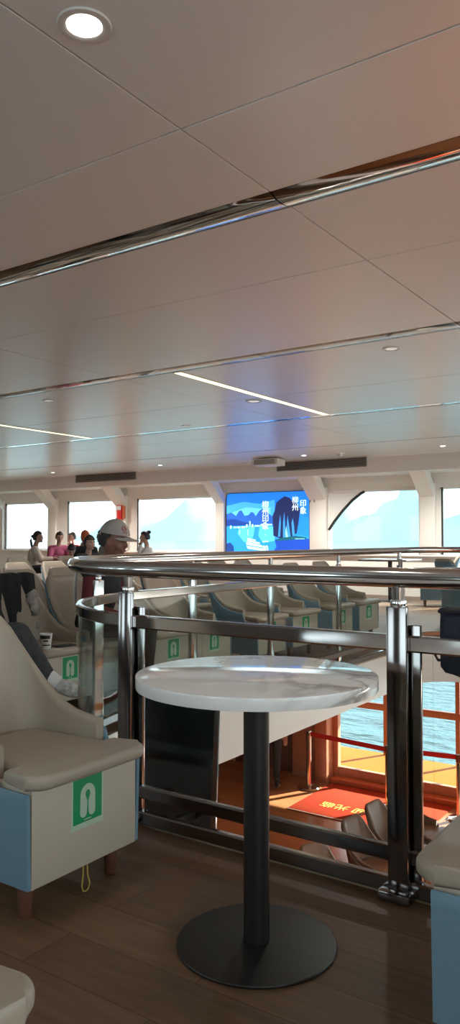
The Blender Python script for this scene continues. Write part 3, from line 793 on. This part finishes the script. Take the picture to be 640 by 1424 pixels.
# jacket over the backrest of the chair at Y 3.62 (backrest top is near x=-4.43)
jk = thing('jacket', 'dark jacket draped over the back of the cup chair', 'jacket', (-4.40, 3.58, 0.885))
def jf(u, v):
    y = (u-0.5)*0.52
    s = v*1.0-0.40            # negative behind, positive in front of the backrest
    fold = 0.015*math.sin(u*19+v*4)+0.01*math.sin(u*37)
    if abs(s) < 0.06: return (s*0.6-0.012, y*(1-0.1*abs(u-0.5)), 0.035-0.3*s*s+fold*0.3)
    d = abs(s)-0.06
    x = (0.036+0.55*0.28*d+0.02+fold) if s > 0 else (-0.062-0.05*d+fold)
    return (x-0.012, y*(1+0.12*d), 0.034-d*(0.88+0.03*math.sin(u*9))+fold*0.2)
cloth('body', jf, 30, 36, 0.012, M['vest_k'], jk)
def sleeve(y0, L, m, sw):
    b = MB(); P = []
    for i in range(9):
        k = i/8; P.append((0.075+0.17*k*L+0.01*math.sin(i*1.7), y0+sw*k+0.008*math.sin(i*2.3), -0.10-L*k*0.95))
    tb = []
    b.tube(P, 0.042, 12); b.tube([P[-1], tuple(Vector(P[-1])+Vector((0.003, 0, -0.02)))], 0.045, 12)
    return b.obj('sleeve', m, jk)
sleeve(-0.17, 0.30, M['flower'], -0.02)
sleeve(0.21, 0.26, M['flower'], 0.04)
def lining(u, v):
    y = -0.14+u*0.26; z = -0.42-0.17*v
    return (0.165+0.06*v+0.012*math.sin(u*16), y+0.01*math.sin(v*7), z-0.03*math.sin(u*11))
cloth('lining', lining, 16, 8, 0.008, M['flower'], jk)
bag = thing('bag', 'dark navy bag hanging inside the railing glass at the right edge', 'bag', (-0.835, 2.53, 0.0))
# ------------------------------------------------------------------
b = MB()
tb = bmesh.new(); bmesh.ops.create_cube(tb, size=1)
bmesh.ops.subdivide_edges(tb, edges=list(tb.edges), cuts=7, use_grid_fill=True)
for v in tb.verts:
    x, y, z = v.co
    w = 1-0.10*max(0, -z)*abs(x)
    v.co = Vector((x*0.34*w+0.13, y*0.10*(1.0-0.3*z), z*0.20+0.83+(0.012*math.sin(x*34) if z < -0.49 else 0)+0.005*math.sin(x*21+y*9)))
bmesh.ops.bevel(tb, geom=[e for e in tb.edges if e.calc_face_angle(0) > 1.0], offset=0.015, segments=2, affect='EDGES')
b._add(tb); b.obj('bag_body', M['navy'], bag)
b = MB(); b.prism([(-0.04, -0.055), (0.30, -0.055), (0.30, 0.055), (-0.04, 0.055), (-0.055, 0.0)], 0.012, Matrix.Translation((0, 0, 0.925)), bev=0.004); b.obj('bag_flap', M['vest_k'], bag)
b = MB(); b.tube([(-0.028, 0, 0.80), (-0.06, 0, 0.805), (-0.072, 0, 0.785), (-0.06, 0, 0.765), (-0.03, 0, 0.765)], 0.005, 8); b.obj('handle', M['vest_k'], bag)
b = MB(); b.tube([(0.2, 0, 0.93), (0.2, -0.03, 0.93), (0.2, -0.08, 0.872), (0.2, -0.125, 0.868), (0.2, -0.133, 0.84), (0.2, -0.133, 0.79)], 0.007, 8); b.obj('strap', M['vest_k'], bag)

# black display hanging in the opening
tv = thing('hanging_display', 'tall black glossy panel hanging below deck level behind the railing', 'display panel', (-2.52, 3.10, 0.0), R(-3))
b = MB(); b.box((0, 0, -0.44), (0.62, 0.05, 1.72), 0.008, Matrix.Rotation(R(2.0), 4, 'Y')); b.obj('panel', M['gloss'], tv)
b = MB(); b.box((0.0, -0.032, -0.35), (0.20, 0.014, 0.17), 0.006); b.obj('cover_plate', M['plastic'], tv)
for s in (-0.2, 0.2):
    b = MB(); b.bx(s-0.02, s+0.02, -0.56, -0.02, -0.20, -0.16, 0.004); b.obj('bracket', M['plastic'], tv)

# ------------------------------------------------------------------ lower deck
lf = MB(); lf.bx(-16, 6, -1.5, 11.9, LZ-0.1, LZ); struct(lf.obj('floor.001', M['lfloor'], smooth=0))
wall('wall_left.001', -16.1, -16, -1.5, 12.1, LZ-0.1, -0.38, M['wood'])
wall('wall_right.001', 6, 6.1, -1.5, 12.1, LZ-0.1, -0.38, M['wood'])
wall('wall_front.001', -16, 6, -1.6, -1.5, LZ-0.1, -0.38, M['wood'])
b = MB()
b.bx(-16, -8.0, 11.85, 12.0, LZ, -0.38); b.bx(-6.74, -6.22, 11.75, 12.0, LZ, -0.38)
b.bx(-8.0, -6.74, 11.85, 12.0, -0.85, -0.38)
b.bx(2.6, 6, 11.85, 12.0, LZ, -0.38); b.bx(-6.2, 2.6, 11.85, 12.0, -0.50, -0.38)
struct(b.obj('wall_back.001', M['wood'], smooth=0))
b = MB(); b.bx(-6.24, -6.02, 11.62, 12.02, LZ, -0.38, 0.01); struct(b.obj('trim_6', M['wood']))
dr = MB()
dr.bx(-6.02, -5.93, 11.86, 11.97, LZ, -0.42, 0.006); dr.bx(2.5, 2.6, 11.86, 11.97, LZ, -0.42, 0.006)
dr.bx(-5.93, 2.5, 11.88, 11.97, LZ+0.02, LZ+0.24, 0.006)
struct(dr.obj('door_1', M['wood']))
b = MB(); b.bx(-6.0, 2.6, 11.70, 11.88, LZ, LZ+0.09, 0.012); struct(b.obj('trim_7', M['redstep']))
b = MB(); b.bx(-8.0, -7.96, 11.86, 11.97, LZ, -0.85); b.bx(-6.78, -6.74, 11.86, 11.97, LZ, -0.85); b.bx(-7.96, -6.78, 11.90, 11.94, LZ, -0.85)
struct(b.obj('door_2', M['railwood']))
b = MB(); b.bx(-16, 6, 11.9, 13.95, LZ-0.16, LZ-0.02); struct(b.obj('floor.002', M['deck'], smooth=0))
# outside rail at the deck edge: posts and one wide beam
rl = thing('deck_railing', 'dark red-brown railing at the edge of the outside deck, above the water', 'railing', (0, 13.88, LZ))
b = MB(); b.bx(-15.9, 5.9, -0.04, 0.04, 0.80, 0.925, 0.008); b.obj('beam', M['railwood'], rl)
for x in [-15.4, -14, -12.6, -11.2, -9.9, -8.6, -7.28, -5.93, -4.55, -3.2, -1.8, -0.4, 1.0, 2.4, 3.8, 5.2]:
    b = MB(); b.bx(x-0.04, x+0.04, -0.035, 0.035, -0.02, 2.52, 0.006); b.obj('post', M['railwood'], rl)
t = thing('light_switch', 'small pale switch on the red-brown wall of the lower deck', 'switch', (-6.66, 11.75, -1.95))
b = MB(); b.box((0, -0.006, 0), (0.09, 0.012, 0.14), 0.004); b.obj('plate', M['cream'], t)
b = MB(); b.box((0, -0.014, 0), (0.04, 0.006, 0.05), 0.002); b.obj('rocker', M['white'], t)
cp = tag(MB().obj('carpet', M['carpet']), 'red carpet with gold characters at the lower deck door', 'carpet')
bpy.data.meshes.remove(cp.data)
b = MB(); b.bx(-5.97, -3.92, 10.22, 11.68, LZ+0.001, LZ+0.012, 0.004)
cp = tag(b.obj('carpet', M['carpet']), 'red carpet with gold characters at the lower deck door', 'carpet')
text_mesh('欢迎 光临', 0.23, M['gold'], 'lettering', cp, Matrix.Translation((-5.15, 10.72, LZ+0.0135)) @ Matrix.Rotation(R(180), 4, 'Z'))
b = MB()
b.bx(-5.97, -3.92, 10.22, 10.26, LZ+0.011, LZ+0.0128)
b.obj('border', mat('carpet_edge', (0.55, 0.34, 0.25), 0.9), cp)
stc = [(-6.16, 11.27), (-4.71, 11.09), (-3.68, 11.25), (-2.1, 11.2)]
labs = ['shiny barrier post standing at the left of the red carpet', 'barrier post in the middle, half hidden by the near railing post', 'barrier post at the right edge beside the red carpet', 'barrier post beyond the right edge']
for i, ((x, y), lab) in enumerate(zip(stc[:3], labs)):
    t = thing('barrier_post', lab, 'barrier post', (x, y, LZ+(0.012 if i == 1 else 0)), 0, 'barrier posts joined by red belts')
    b = MB(); b.lathe([(0, 0.0), (0.17, 0.0), (0.175, 0.012), (0.16, 0.03), (0.06, 0.045), (0.035, 0.06), (0, 0.06)], n=40); b.obj('base', M['steel'], t)
    b = MB(); b.cyl((0, 0, 0.05), (0, 0, 0.84), 0.042, n=24); b.obj('pole', M['steel'], t)
    b = MB(); b.cyl((0, 0, 0.82), (0, 0, 0.93), 0.047, n=24, bev=0.006); b.obj('belt_head', M['railwood'] if i else M['steel'], t)
    nx, ny = stc[i+1]
    d = Vector((nx-x, ny-y, 0)); L = d.length; a = math.atan2(d.y, d.x)
    b = MB()
    b.box((d.x/2, d.y/2, 0.88), (L-0.085, 0.004, 0.075), 0, Matrix.Rotation(a, 4, 'Z')); bb = b.obj('belt', M['red'], t); bb['label'] = 'red stretched belt'

M['deck'].node_tree.nodes['Principled BSDF'].inputs['Specular IOR Level'].default_value = 0.1
# water and far shore
wm_, nt, bs = new_mat('lake_water')
bs.inputs['Base Color'].default_value = (0.045, 0.085, 0.095, 1); bs.inputs['Roughness'].default_value = 0.06
tc = nt.nodes.new('ShaderNodeTexCoord'); n1 = nt.nodes.new('ShaderNodeTexNoise'); n1.inputs['Scale'].default_value = 0.9; n1.inputs['Detail'].default_value = 6
mp = nt.nodes.new('ShaderNodeMapping'); mp.inputs['Scale'].default_value = (0.8, 1.6, 1)
nt.links.new(tc.outputs['Object'], mp.inputs[0]); nt.links.new(mp.outputs[0], n1.inputs['Vector'])
bp = nt.nodes.new('ShaderNodeBump'); bp.inputs['Strength'].default_value = 1.0; bp.inputs['Distance'].default_value = 0.9
nt.links.new(n1.outputs['Fac'], bp.inputs['Height']); nt.links.new(bp.outputs['Normal'], bs.inputs['Normal'])
b = MB(); b.bx(-1500, 1500, 14.2, 2500, -5.2, -5.0); struct(b.obj('water', wm_, smooth=0))
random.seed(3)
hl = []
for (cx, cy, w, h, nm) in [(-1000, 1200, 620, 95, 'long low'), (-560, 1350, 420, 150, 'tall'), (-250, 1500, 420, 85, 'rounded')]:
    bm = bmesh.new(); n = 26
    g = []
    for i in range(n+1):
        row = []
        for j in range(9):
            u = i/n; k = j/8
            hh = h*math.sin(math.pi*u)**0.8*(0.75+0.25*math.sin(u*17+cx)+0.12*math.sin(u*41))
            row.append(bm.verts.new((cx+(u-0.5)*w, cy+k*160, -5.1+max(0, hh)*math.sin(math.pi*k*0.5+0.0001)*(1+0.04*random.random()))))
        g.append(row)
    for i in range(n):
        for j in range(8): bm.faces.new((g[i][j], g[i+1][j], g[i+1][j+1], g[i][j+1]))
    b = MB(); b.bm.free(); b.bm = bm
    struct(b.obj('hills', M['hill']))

# ------------------------------------------------------------------ people
_ico = bmesh.new(); bmesh.ops.create_icosphere(_ico, subdivisions=2, radius=1)
ICO_V = [v.co.copy() for v in _ico.verts]; ICO_F = [[v.index for v in f.verts] for f in _ico.faces]; _ico.free()
def skin_mesh(V, E, Rd):
    """closed swellings strung densely along each bone, fused later into one surface"""
    vs = []; fs = []
    def blob(c, r):
        k = len(vs)
        for q in ICO_V: vs.append((c.x+q.x*r[0], c.y+q.y*r[1], c.z+q.z*r[2]))
        fs.extend([[k+i for i in f] for f in ICO_F])
    def r3(r): return Vector((r[1], r[0], (r[0]+r[1])*0.5)) if isinstance(r, tuple) else Vector((r, r, r))
    for a, c in E:
        pa, pc, ra, rc = Vector(V[a]), Vector(V[c]), r3(Rd[a]), r3(Rd[c])
        n = max(2, int((pc-pa).length/(0.35*min(min(ra), min(rc))))+1)
        for i in range(n+1): blob(pa.lerp(pc, i/n), ra.lerp(rc, i/n))
    me = bpy.data.meshes.new('sk'); me.from_pydata(vs, [], fs)
    return me
def chain_mesh(J, chains, extra=0.0, vox=0.0):
    names = []; E = []
    for ch in chains:
        for n in ch:
            if n not in names: names.append(n)
        for a, c in zip(ch, ch[1:]): E.append((names.index(a), names.index(c)))
    def rr(r): return (r[0]+extra, r[1]+extra) if isinstance(r, tuple) else r+extra
    me = skin_mesh([J[n][0] for n in names], E, [rr(J[n][1]) for n in names])
    return remesh(me, vox) if vox else me
def remesh(me, vox):
    o = bpy.data.objects.new('rm', me); COL.objects.link(o)
    md = o.modifiers.new('r', 'REMESH'); md.mode = 'VOXEL'; md.voxel_size = vox; md.use_smooth_shade = True
    sm = o.modifiers.new('s', 'SMOOTH'); sm.factor = 0.5; sm.iterations = 3
    out = eval_mesh(o); bpy.data.objects.remove(o); bpy.data.meshes.remove(me)
    return out
def mesh_ob(name, me, m, parent):
    me.materials.clear(); me.materials.append(m); me.shade_smooth()
    o = bpy.data.objects.new(name, me); COL.objects.link(o); o.parent = parent
    return o
def hand_mesh(wrist, direc, palm_n, side, s=1.0):
    d = Vector(direc).normalized(); nrm = Vector(palm_n).normalized(); lat = d.cross(nrm).normalized()*side
    w = Vector(wrist); out = []
    V = [w, w+d*0.045*s, w+d*0.085*s]; Rd = [(0.024*s, 0.017*s), (0.034*s, 0.015*s), (0.036*s, 0.013*s)]
    out.append(skin_mesh(V, [(0, 1), (1, 2)], Rd))
    for k, (off, L) in enumerate([(0.027, 0.066), (0.009, 0.075), (-0.010, 0.070), (-0.028, 0.055)]):
        p0 = w+d*0.07*s+lat*off*s; p1 = p0+d*(0.02+L*0.45)*s+nrm*0.006*s; p2 = p1+d*L*0.30*s+nrm*0.018*s; p3 = p2+d*L*0.15*s+nrm*0.022*s
        out.append(skin_mesh([p0, p1, p2, p3], [(0, 1), (1, 2), (2, 3)], [0.0115*s, 0.0105*s, 0.010*s, 0.009*s]))
    p0 = w+d*0.03*s+lat*0.02*s; p1 = p0+d*0.025*s+lat*0.03*s+nrm*0.01*s; p2 = p1+d*0.03*s+lat*0.006*s+nrm*0.012*s
    out.append(skin_mesh([p0, p1, p2], [(0, 1), (1, 2)], [0.013*s, 0.011*s, 0.009*s]))
    return out
def person(name, label, loc, rz, top, bottom, hair='short', pose='table', skin='skin', scale=1.0, hs=1.0, headyaw=0, headpitch=0, vox=0.0095, lean=0.05, stand=False, hairmat='hair', cap=None, sleeves=None, leg=None):
    t = thing(name, label, 'person', loc, rz)
    t.scale = (scale,)*3
    L = lean
    J = {}
    def j(n, p, r): J[n] = (Vector(p), r)
    j('pel', (0, 0, 0.105), (0.145, 0.105)); j('wai', (0.01+L*0.3, 0, 0.24), (0.13, 0.10)); j('che', (0.02+L*0.7, 0, 0.39), (0.15, 0.11))
    j('nb', (0.02+L, 0, 0.525), (0.075, 0.07)); j('neck', (0.03+L*1.1, 0, 0.575), 0.052); j('hb', (0.045+L*1.2, 0, 0.64), 0.05)
    for s, n in ((-1, 'R'), (1, 'L')):
        j('sh'+n, (0.02+L, s*0.165, 0.485), 0.062)
        if pose == 'table': el, wr = (0.14+L, s*0.235, 0.27), (0.36+L, s*0.12, 0.30)
        elif pose == 'chin' and s > 0: el, wr = (0.22+L, s*0.17, 0.30), (0.17+L, 0.07, 0.55)
        elif pose == 'chin': el, wr = (0.14+L, s*0.23, 0.27), (0.36+L, s*0.05, 0.28)
        elif pose == 'lap': el, wr = (0.03+L, s*0.235, 0.24), (0.24+L, s*0.13, 0.165)
        else: el, wr = (0.0, s*0.24, 0.22), (0.06, s*0.24, -0.02)
        j('el'+n, el, 0.042); j('wr'+n, wr, 0.03)
        if stand:
            j('hip'+n, (0, s*0.09, 0.05), 0.085); j('kn'+n, (0.02, s*0.10, -0.38), 0.058); j('an'+n, (-0.01, s*0.10, -0.78), 0.038); j('to'+n, (0.14, s*0.12, -0.835), 0.035)
        else:
            j('hip'+n, (0.04, s*0.09, 0.085), 0.085); j('kn'+n, (0.43, s*0.12, 0.10), 0.060); j('an'+n, (0.40, s*0.12, -0.37), 0.040); j('to'+n, (0.52, s*0.135, -0.42), 0.033)
    for k_, v_ in (leg or {}).items(): J[k_] = (Vector(v_), J[k_][1])
    j('clav', (0.02+L*0.9, 0, 0.475), 0.075)
    arms = [['clav', 'sh'+n, 'el'+n, 'wr'+n] for n in 'RL']; legs = [['pel', 'hip'+n, 'kn'+n, 'an'+n, 'to'+n] for n in 'RL']
    parts = [chain_mesh(J, [['pel', 'wai', 'che', 'clav', 'neck', 'hb']]+arms+legs)]
    # head
    hc = Vector((0.065+L*1.25, 0, 0.735))
    HM = Matrix.Translation(hc) @ Matrix.Rotation(R(headyaw), 4, 'Z') @ Matrix.Rotation(R(headpitch), 4, 'Y') @ Matrix.Scale(hs, 4)
    b = MB()
    tb = bmesh.new(); bmesh.ops.create_uvsphere(tb, u_segments=28, v_segments=20, radius=1)
    for v in tb.verts:
        x, y, z = v.co
        wid = 0.074*(1-0.20*max(0, -z-0.15)); dep = 0.096
        px, py, pz = x*dep, y*wid, z*0.116
        if x > 0 and z < -0.45: px *= 1+0.10*(-z-0.45)
        if x < 0 and z < -0.2: px *= 1-0.45*(-z-0.2)
        if x > 0.3: px *= 0.96
        v.co = (px, py, pz)
    b._add(tb)
    b.ell((0.096, 0, -0.022), (0.020, 0.015, 0.022)); b.ell((0.088, 0, 0.002), (0.014, 0.010, 0.026))
    b.ell((0.080, 0, 0.024), (0.016, 0.050, 0.012)); b.ell((0.076, 0, -0.095), (0.022, 0.028, 0.018)); b.ell((0.086, 0, -0.060), (0.012, 0.024, 0.012))
    for s in (-1, 1): b.ell((0.0, s*0.073, -0.012), (0.018, 0.010, 0.032)); b.ell((0.065, s*0.042, -0.03), (0.022, 0.022, 0.022))
    b.bm.transform(HM)
    me = bpy.data.meshes.new('hd'); b.bm.to_mesh(me); b.bm.free(); parts.append(me)
    for s_, n in ((-1, 'R'), (1, 'L')):
        dr = J['wr'+n][0]-J['el'+n][0]
        pn = (0, 0, -1) if pose != 'chin' or s_ < 0 else (-0.3, -1, 0)
        parts += hand_mesh(J['wr'+n][0]-dr.normalized()*0.01, dr, pn, -s_ if pn[2] else s_)
    bm = bmesh.new()
    for p in parts: bm.from_mesh(p); bpy.data.meshes.remove(p)
    me = bpy.data.meshes.new('bd'); bm.to_mesh(me); bm.free()
    mesh_ob('body', remesh(me, vox), M[skin], t)
    # eyes, mouth, brows
    for s in (-1, 1):
        b = MB(); b.ell((0.0875, s*0.033, 0.008), (0.007, 0.013, 0.006), u=12, v=8); b.bm.transform(HM); b.obj('eye', M['eye'], t)
        b = MB(); b.ell((0.0925, s*0.034, 0.030), (0.006, 0.020, 0.004), u=12, v=8); b.bm.transform(HM); b.obj('eyebrow', M['hair'], t)
    b = MB(); b.ell((0.097, 0, -0.060), (0.005, 0.021, 0.006), u=12, v=8); b.bm.transform(HM); b.obj('mouth', M['lip'], t)
    # hair
    def hairshell(k, front, lowb, nm='hair', m=None):
        tb = bmesh.new(); bmesh.ops.create_uvsphere(tb, u_segments=32, v_segments=24, radius=1)
        kill = []
        for v in tb.verts:
            x, y, z = v.co
            lim = front if x > 0.45 else (lowb+(front-lowb)*sstep((x+0.15)/0.6))
            if z < lim: kill.append(v)
            v.co = (x*0.101*k-0.004, y*0.081*k, z*0.122*k+0.002)
        bmesh.ops.delete(tb, geom=kill, context='VERTS')
        for v in tb.verts: v.co += v.normal*0.003*math.sin(v.co.x*190+v.co.y*230)
        bmesh.ops.recalc_face_normals(tb, faces=tb.faces)
        bmesh.ops.solidify(tb, geom=list(tb.faces), thickness=0.01)
        b = MB(); b._add(tb); return b
    if hair:
        lowb = {'short': -0.45, 'bob': -0.75, 'bun': -0.4, 'pony': -0.55, 'boy': -0.5}[hair]
        b = hairshell(1.07 if hair != 'boy' else 1.14, 0.42 if hair != 'boy' else 0.30, lowb)
        if hair == 'pony':
            b.ell((-0.115, 0, 0.02), (0.035, 0.03, 0.03))
            b.sweep([(-0.12, 0, 0.02), (-0.15, 0.0, -0.06), (-0.14, 0.01, -0.15), (-0.12, 0.01, -0.22)], circ(0.024, 10))
        if hair == 'bun': b.ell((-0.085, 0, 0.105), (0.045, 0.045, 0.04))
        b.bm.transform(HM); b.obj('hair', M[hairmat], t)
    if cap:
        b = MB(); tb = bmesh.new(); bmesh.ops.create_uvsphere(tb, u_segments=40, v_segments=24, radius=1)
        bmesh.ops.delete(tb, geom=[v for v in tb.verts if v.co.z < 0.16-0.06*max(0, -v.co.x)], context='VERTS')
        for v in tb.verts:
            x, y, z = v.co; v.co = (x*0.114, y*0.094, z*0.135+0.008)
        bmesh.ops.recalc_face_normals(tb, faces=tb.faces); bmesh.ops.solidify(tb, geom=list(tb.faces), thickness=0.006); b._add(tb)
        b.ell((0, 0, 0.144), (0.008, 0.008, 0.005), u=10, v=6)
        b.bm.transform(HM); c = b.obj('cap', M[cap], t)
        b = MB()
        def br(u, v):
            a = R(-62+124*u); r0 = 0.105; ext = 0.085*math.cos((u-0.5)*2.4)**0.7*v
            x = 0.112*math.cos(a)+ext; y = 0.092*math.sin(a)*(1-0.05*v)
            return (x, y, 0.034-0.012*v-0.9*y*y*2.2)
        bm2 = bmesh.new(); g = [[bm2.verts.new(br(i/20, jx/5)) for jx in range(6)] for i in range(21)]
        for i in range(20):
            for jx in range(5): bm2.faces.new((g[i][jx], g[i+1][jx], g[i+1][jx+1], g[i][jx+1]))
        bmesh.ops.recalc_face_normals(bm2, faces=bm2.faces); bmesh.ops.solidify(bm2, geom=list(bm2.faces), thickness=0.004)
        b._add(bm2); b.bm.transform(HM); b.obj('brim', M[cap], c)
        if cap == 'cap':
            b = MB()
            def onc(a, z): k = math.sqrt(max(0, 1-((z-0.008)/0.135)**2)); return Vector((0.1155*k*math.cos(a), 0.0955*k*math.sin(a), z))
            ring = [onc(R(-22)+0.20*math.cos(q), 0.088+0.016*math.sin(q)) for q in [2*math.pi*i/16 for i in range(16)]]
            b.tube(ring, 0.0022, 6, closed=True)
            b.tube([onc(R(-22-9), 0.086), onc(R(-22), 0.098), onc(R(-22+9), 0.086)], 0.002, 6)
            b.tube([onc(R(-22-8), 0.083), onc(R(-22+8), 0.083)], 0.002, 6)
            for i in range(4): b.tube([onc(R(-22-10+6.5*i), 0.058), onc(R(-22-6+6.5*i), 0.066)], 0.002, 6)
            b.bm.transform(HM); b.obj('emblem', M['c_red'], c)
    # clothes
    J2 = dict(J)
    for n in 'RL': J2['wr'+n] = (J['el'+n][0].lerp(J['wr'+n][0], 0.92), J['wr'+n][1])
    if sleeves:
        mesh_ob('shirt', chain_mesh(J2, arms+[['che', 'clav']], 0.014, 0.012), M[sleeves], t)
        J3 = dict(J2)
        mesh_ob('vest', chain_mesh(J3, [['pel', 'wai', 'che', 'clav'], ['clav', 'shR'], ['clav', 'shL']], 0.022, 0.012), M[top], t)
    else:
        mesh_ob('jacket', chain_mesh(J2, [['pel', 'wai', 'che', 'clav']]+arms, 0.018, 0.014), M[top], t)
    mesh_ob('trousers', chain_mesh(J, [['pel', 'hip'+n, 'kn'+n, 'an'+n] for n in 'RL'], 0.014, 0.014), M[bottom], t)
    for n in 'RL':
        a, q = J['an'+n][0], J['to'+n][0]
        b = MB(); b.ell((a+q)/2+Vector((0.0, 0, -0.005)), (0.125, 0.046, 0.045), (q-a).to_track_quat('X', 'Z').to_matrix().to_4x4() if n == 'L' and leg else Matrix.Rotation(0.2, 4, 'Y')); b.obj('shoe', M['c_dark'] if bottom != 'plaid' else M['shoe'], t)
    return t, J, HM

SEAT = 0.4575
cm, J, HM = person('person', 'man in grey-white cap and dark vest seated behind the railing', (-4.065, 4.155, SEAT-0.004), R(8), 'vest_k', 'c_dark', hair='short', pose='lap', skin='skin_d', headyaw=2, headpitch=9, vox=0.0085, lean=0.10, scale=0.955, hs=1.13, cap='cap', sleeves='c_maroon')
b = MB()
b.sweep([(0.10, -0.145, 0.50), (0.15, -0.15, 0.38), (0.15, -0.145, 0.24)], rect(0.03, 0.006)); b.sweep([(-0.02, -0.185, 0.50), (-0.03, -0.19, 0.38), (-0.03, -0.18, 0.24)], rect(0.03, 0.006))
b.obj('vest_stripe', M['c_white'], cm)
person('person', 'woman with ponytail and beige jacket sitting at the left window table', (-12.25, 10.75, 0.45), R(45), 'c_beige', 'c_dark', hair='pony', pose='table', headyaw=-15)
person('person', 'black-haired man in magenta shirt leaning over the left window table', (-12.95, 12.10, 0.45), R(-28), 'c_magenta', 'c_dark', hair='short', pose='table', headpitch=14, lean=0.1)
person('person', 'person in red top holding a hand near the face by the left window', (-13.50, 13.22, 0.45), R(262), 'c_red', 'c_dark', hair='short', pose='chin')
person('person', 'person with orange cap and dark top beside the one in red', (-10.82, 10.85, 0.45), R(140), 'c_dark', 'c_dark', hair='bob', pose='chin', cap='c_orange', hairmat='c_orange')
person('person', 'black-haired child in dark jacket just left of the capped man', (-8.60, 8.64, 0.43), R(-20), 'c_dark', 'c_dark', hair='boy', pose='lap', scale=0.90, headyaw=10)
person('person', 'person in yellow top with bowed black head behind the chair rows', (-9.42, 9.10, 0.40), R(-40), 'c_yellow', 'c_dark', hair='boy', pose='table', scale=0.78, headpitch=35, lean=0.14)
person('person', 'person mostly hidden behind the white cap, black hair showing', (-10.12, 10.75, 0.47), R(-120), 'c_grey', 'c_dark', hair='short', pose='lap')
person('person', 'woman in white with hair bun by the window right of the capped man', (-10.40, 12.30, 0.45), R(-130), 'c_white', 'c_grey', hair='bun', pose='chin', headyaw=-5)
# seated neighbour whose trouser leg and shoe show behind the near chair
def leg_person():
    t, J, HM = person('person', 'person with plaid dark trousers and white shoes seated behind the near chair', (-4.10, 2.98, SEAT), 0, 'vest_k', 'plaid', hair='short', pose='lap', leg={'knL': (0.54, 0.05, 0.155), 'anL': (0.62, 0.22, -0.13), 'toL': (0.79, 0.31, -0.195)})
    a = J['anL'][0]; q = J['toL'][0]
    b = MB(); b.cyl(a+(a-J['knL'][0])*-0.18, a+(q-a)*0.25, 0.045, 0.047, n=18, bev=0.01); b.obj('sock', M['c_white'], t)
leg_person()
# standing figure on the lower deck, only the legs show under the white slab
person('person', 'standing person on the lower deck in dark trousers, legs only showing', (-6.75, 11.05, LZ+0.88), R(-60), 'c_dark', 'c_dark', hair='short', pose='down', stand=True)

# ------------------------------------------------------------------ light
w = bpy.data.worlds.new('World'); SC.world = w; w.use_nodes = True
bgn = w.node_tree.nodes['Background']
bgn.inputs['Color'].default_value = (0.76, 0.94, 1.0, 1); bgn.inputs['Strength'].default_value = 2.0
sl = bpy.data.lights.new('sun', 'SUN'); sl.energy = 14.0; sl.angle = R(0.6); sl.color = (1.0, 0.94, 0.85)
so = bpy.data.objects.new('sun', sl); COL.objects.link(so)
el, az = R(25), R(62)      # direction to the sun: azimuth from +X towards +Y
sd = Vector((math.cos(el)*math.cos(az), math.cos(el)*math.sin(az), math.sin(el)))
so.rotation_euler = sd.to_track_quat('Z', 'Y').to_euler(); so.location = (0, 20, 12)

# ------------------------------------------------------------------ camera
cam = bpy.data.cameras.new('camera'); co = bpy.data.objects.new('camera', cam); COL.objects.link(co)
cam.sensor_fit = 'VERTICAL'; cam.sensor_height = 36.0; cam.lens = 36.0*1080/1424
pitch = math.atan((748-712)/1080)
co.location = (0, 0, 1.17); co.rotation_euler = (R(90)+pitch, 0, R(34.4))
cam.clip_start = 0.05; cam.clip_end = 5000
SC.camera = co
SC.view_settings.view_transform = 'Standard'; SC.view_settings.look = 'None'
SC.view_settings.gamma = 1.0; SC.view_settings.exposure = 1.1
try: SC.view_settings.use_curve_mapping = False
except Exception: pass
SC.cycles.max_bounces = 10; SC.cycles.diffuse_bounces = 5; SC.cycles.glossy_bounces = 5; SC.cycles.transparent_max_bounces = 24
SC.cycles.caustics_reflective = False; SC.cycles.caustics_refractive = False
SC.cycles.sample_clamp_indirect = 6.0
SC.cycles.use_denoising = True
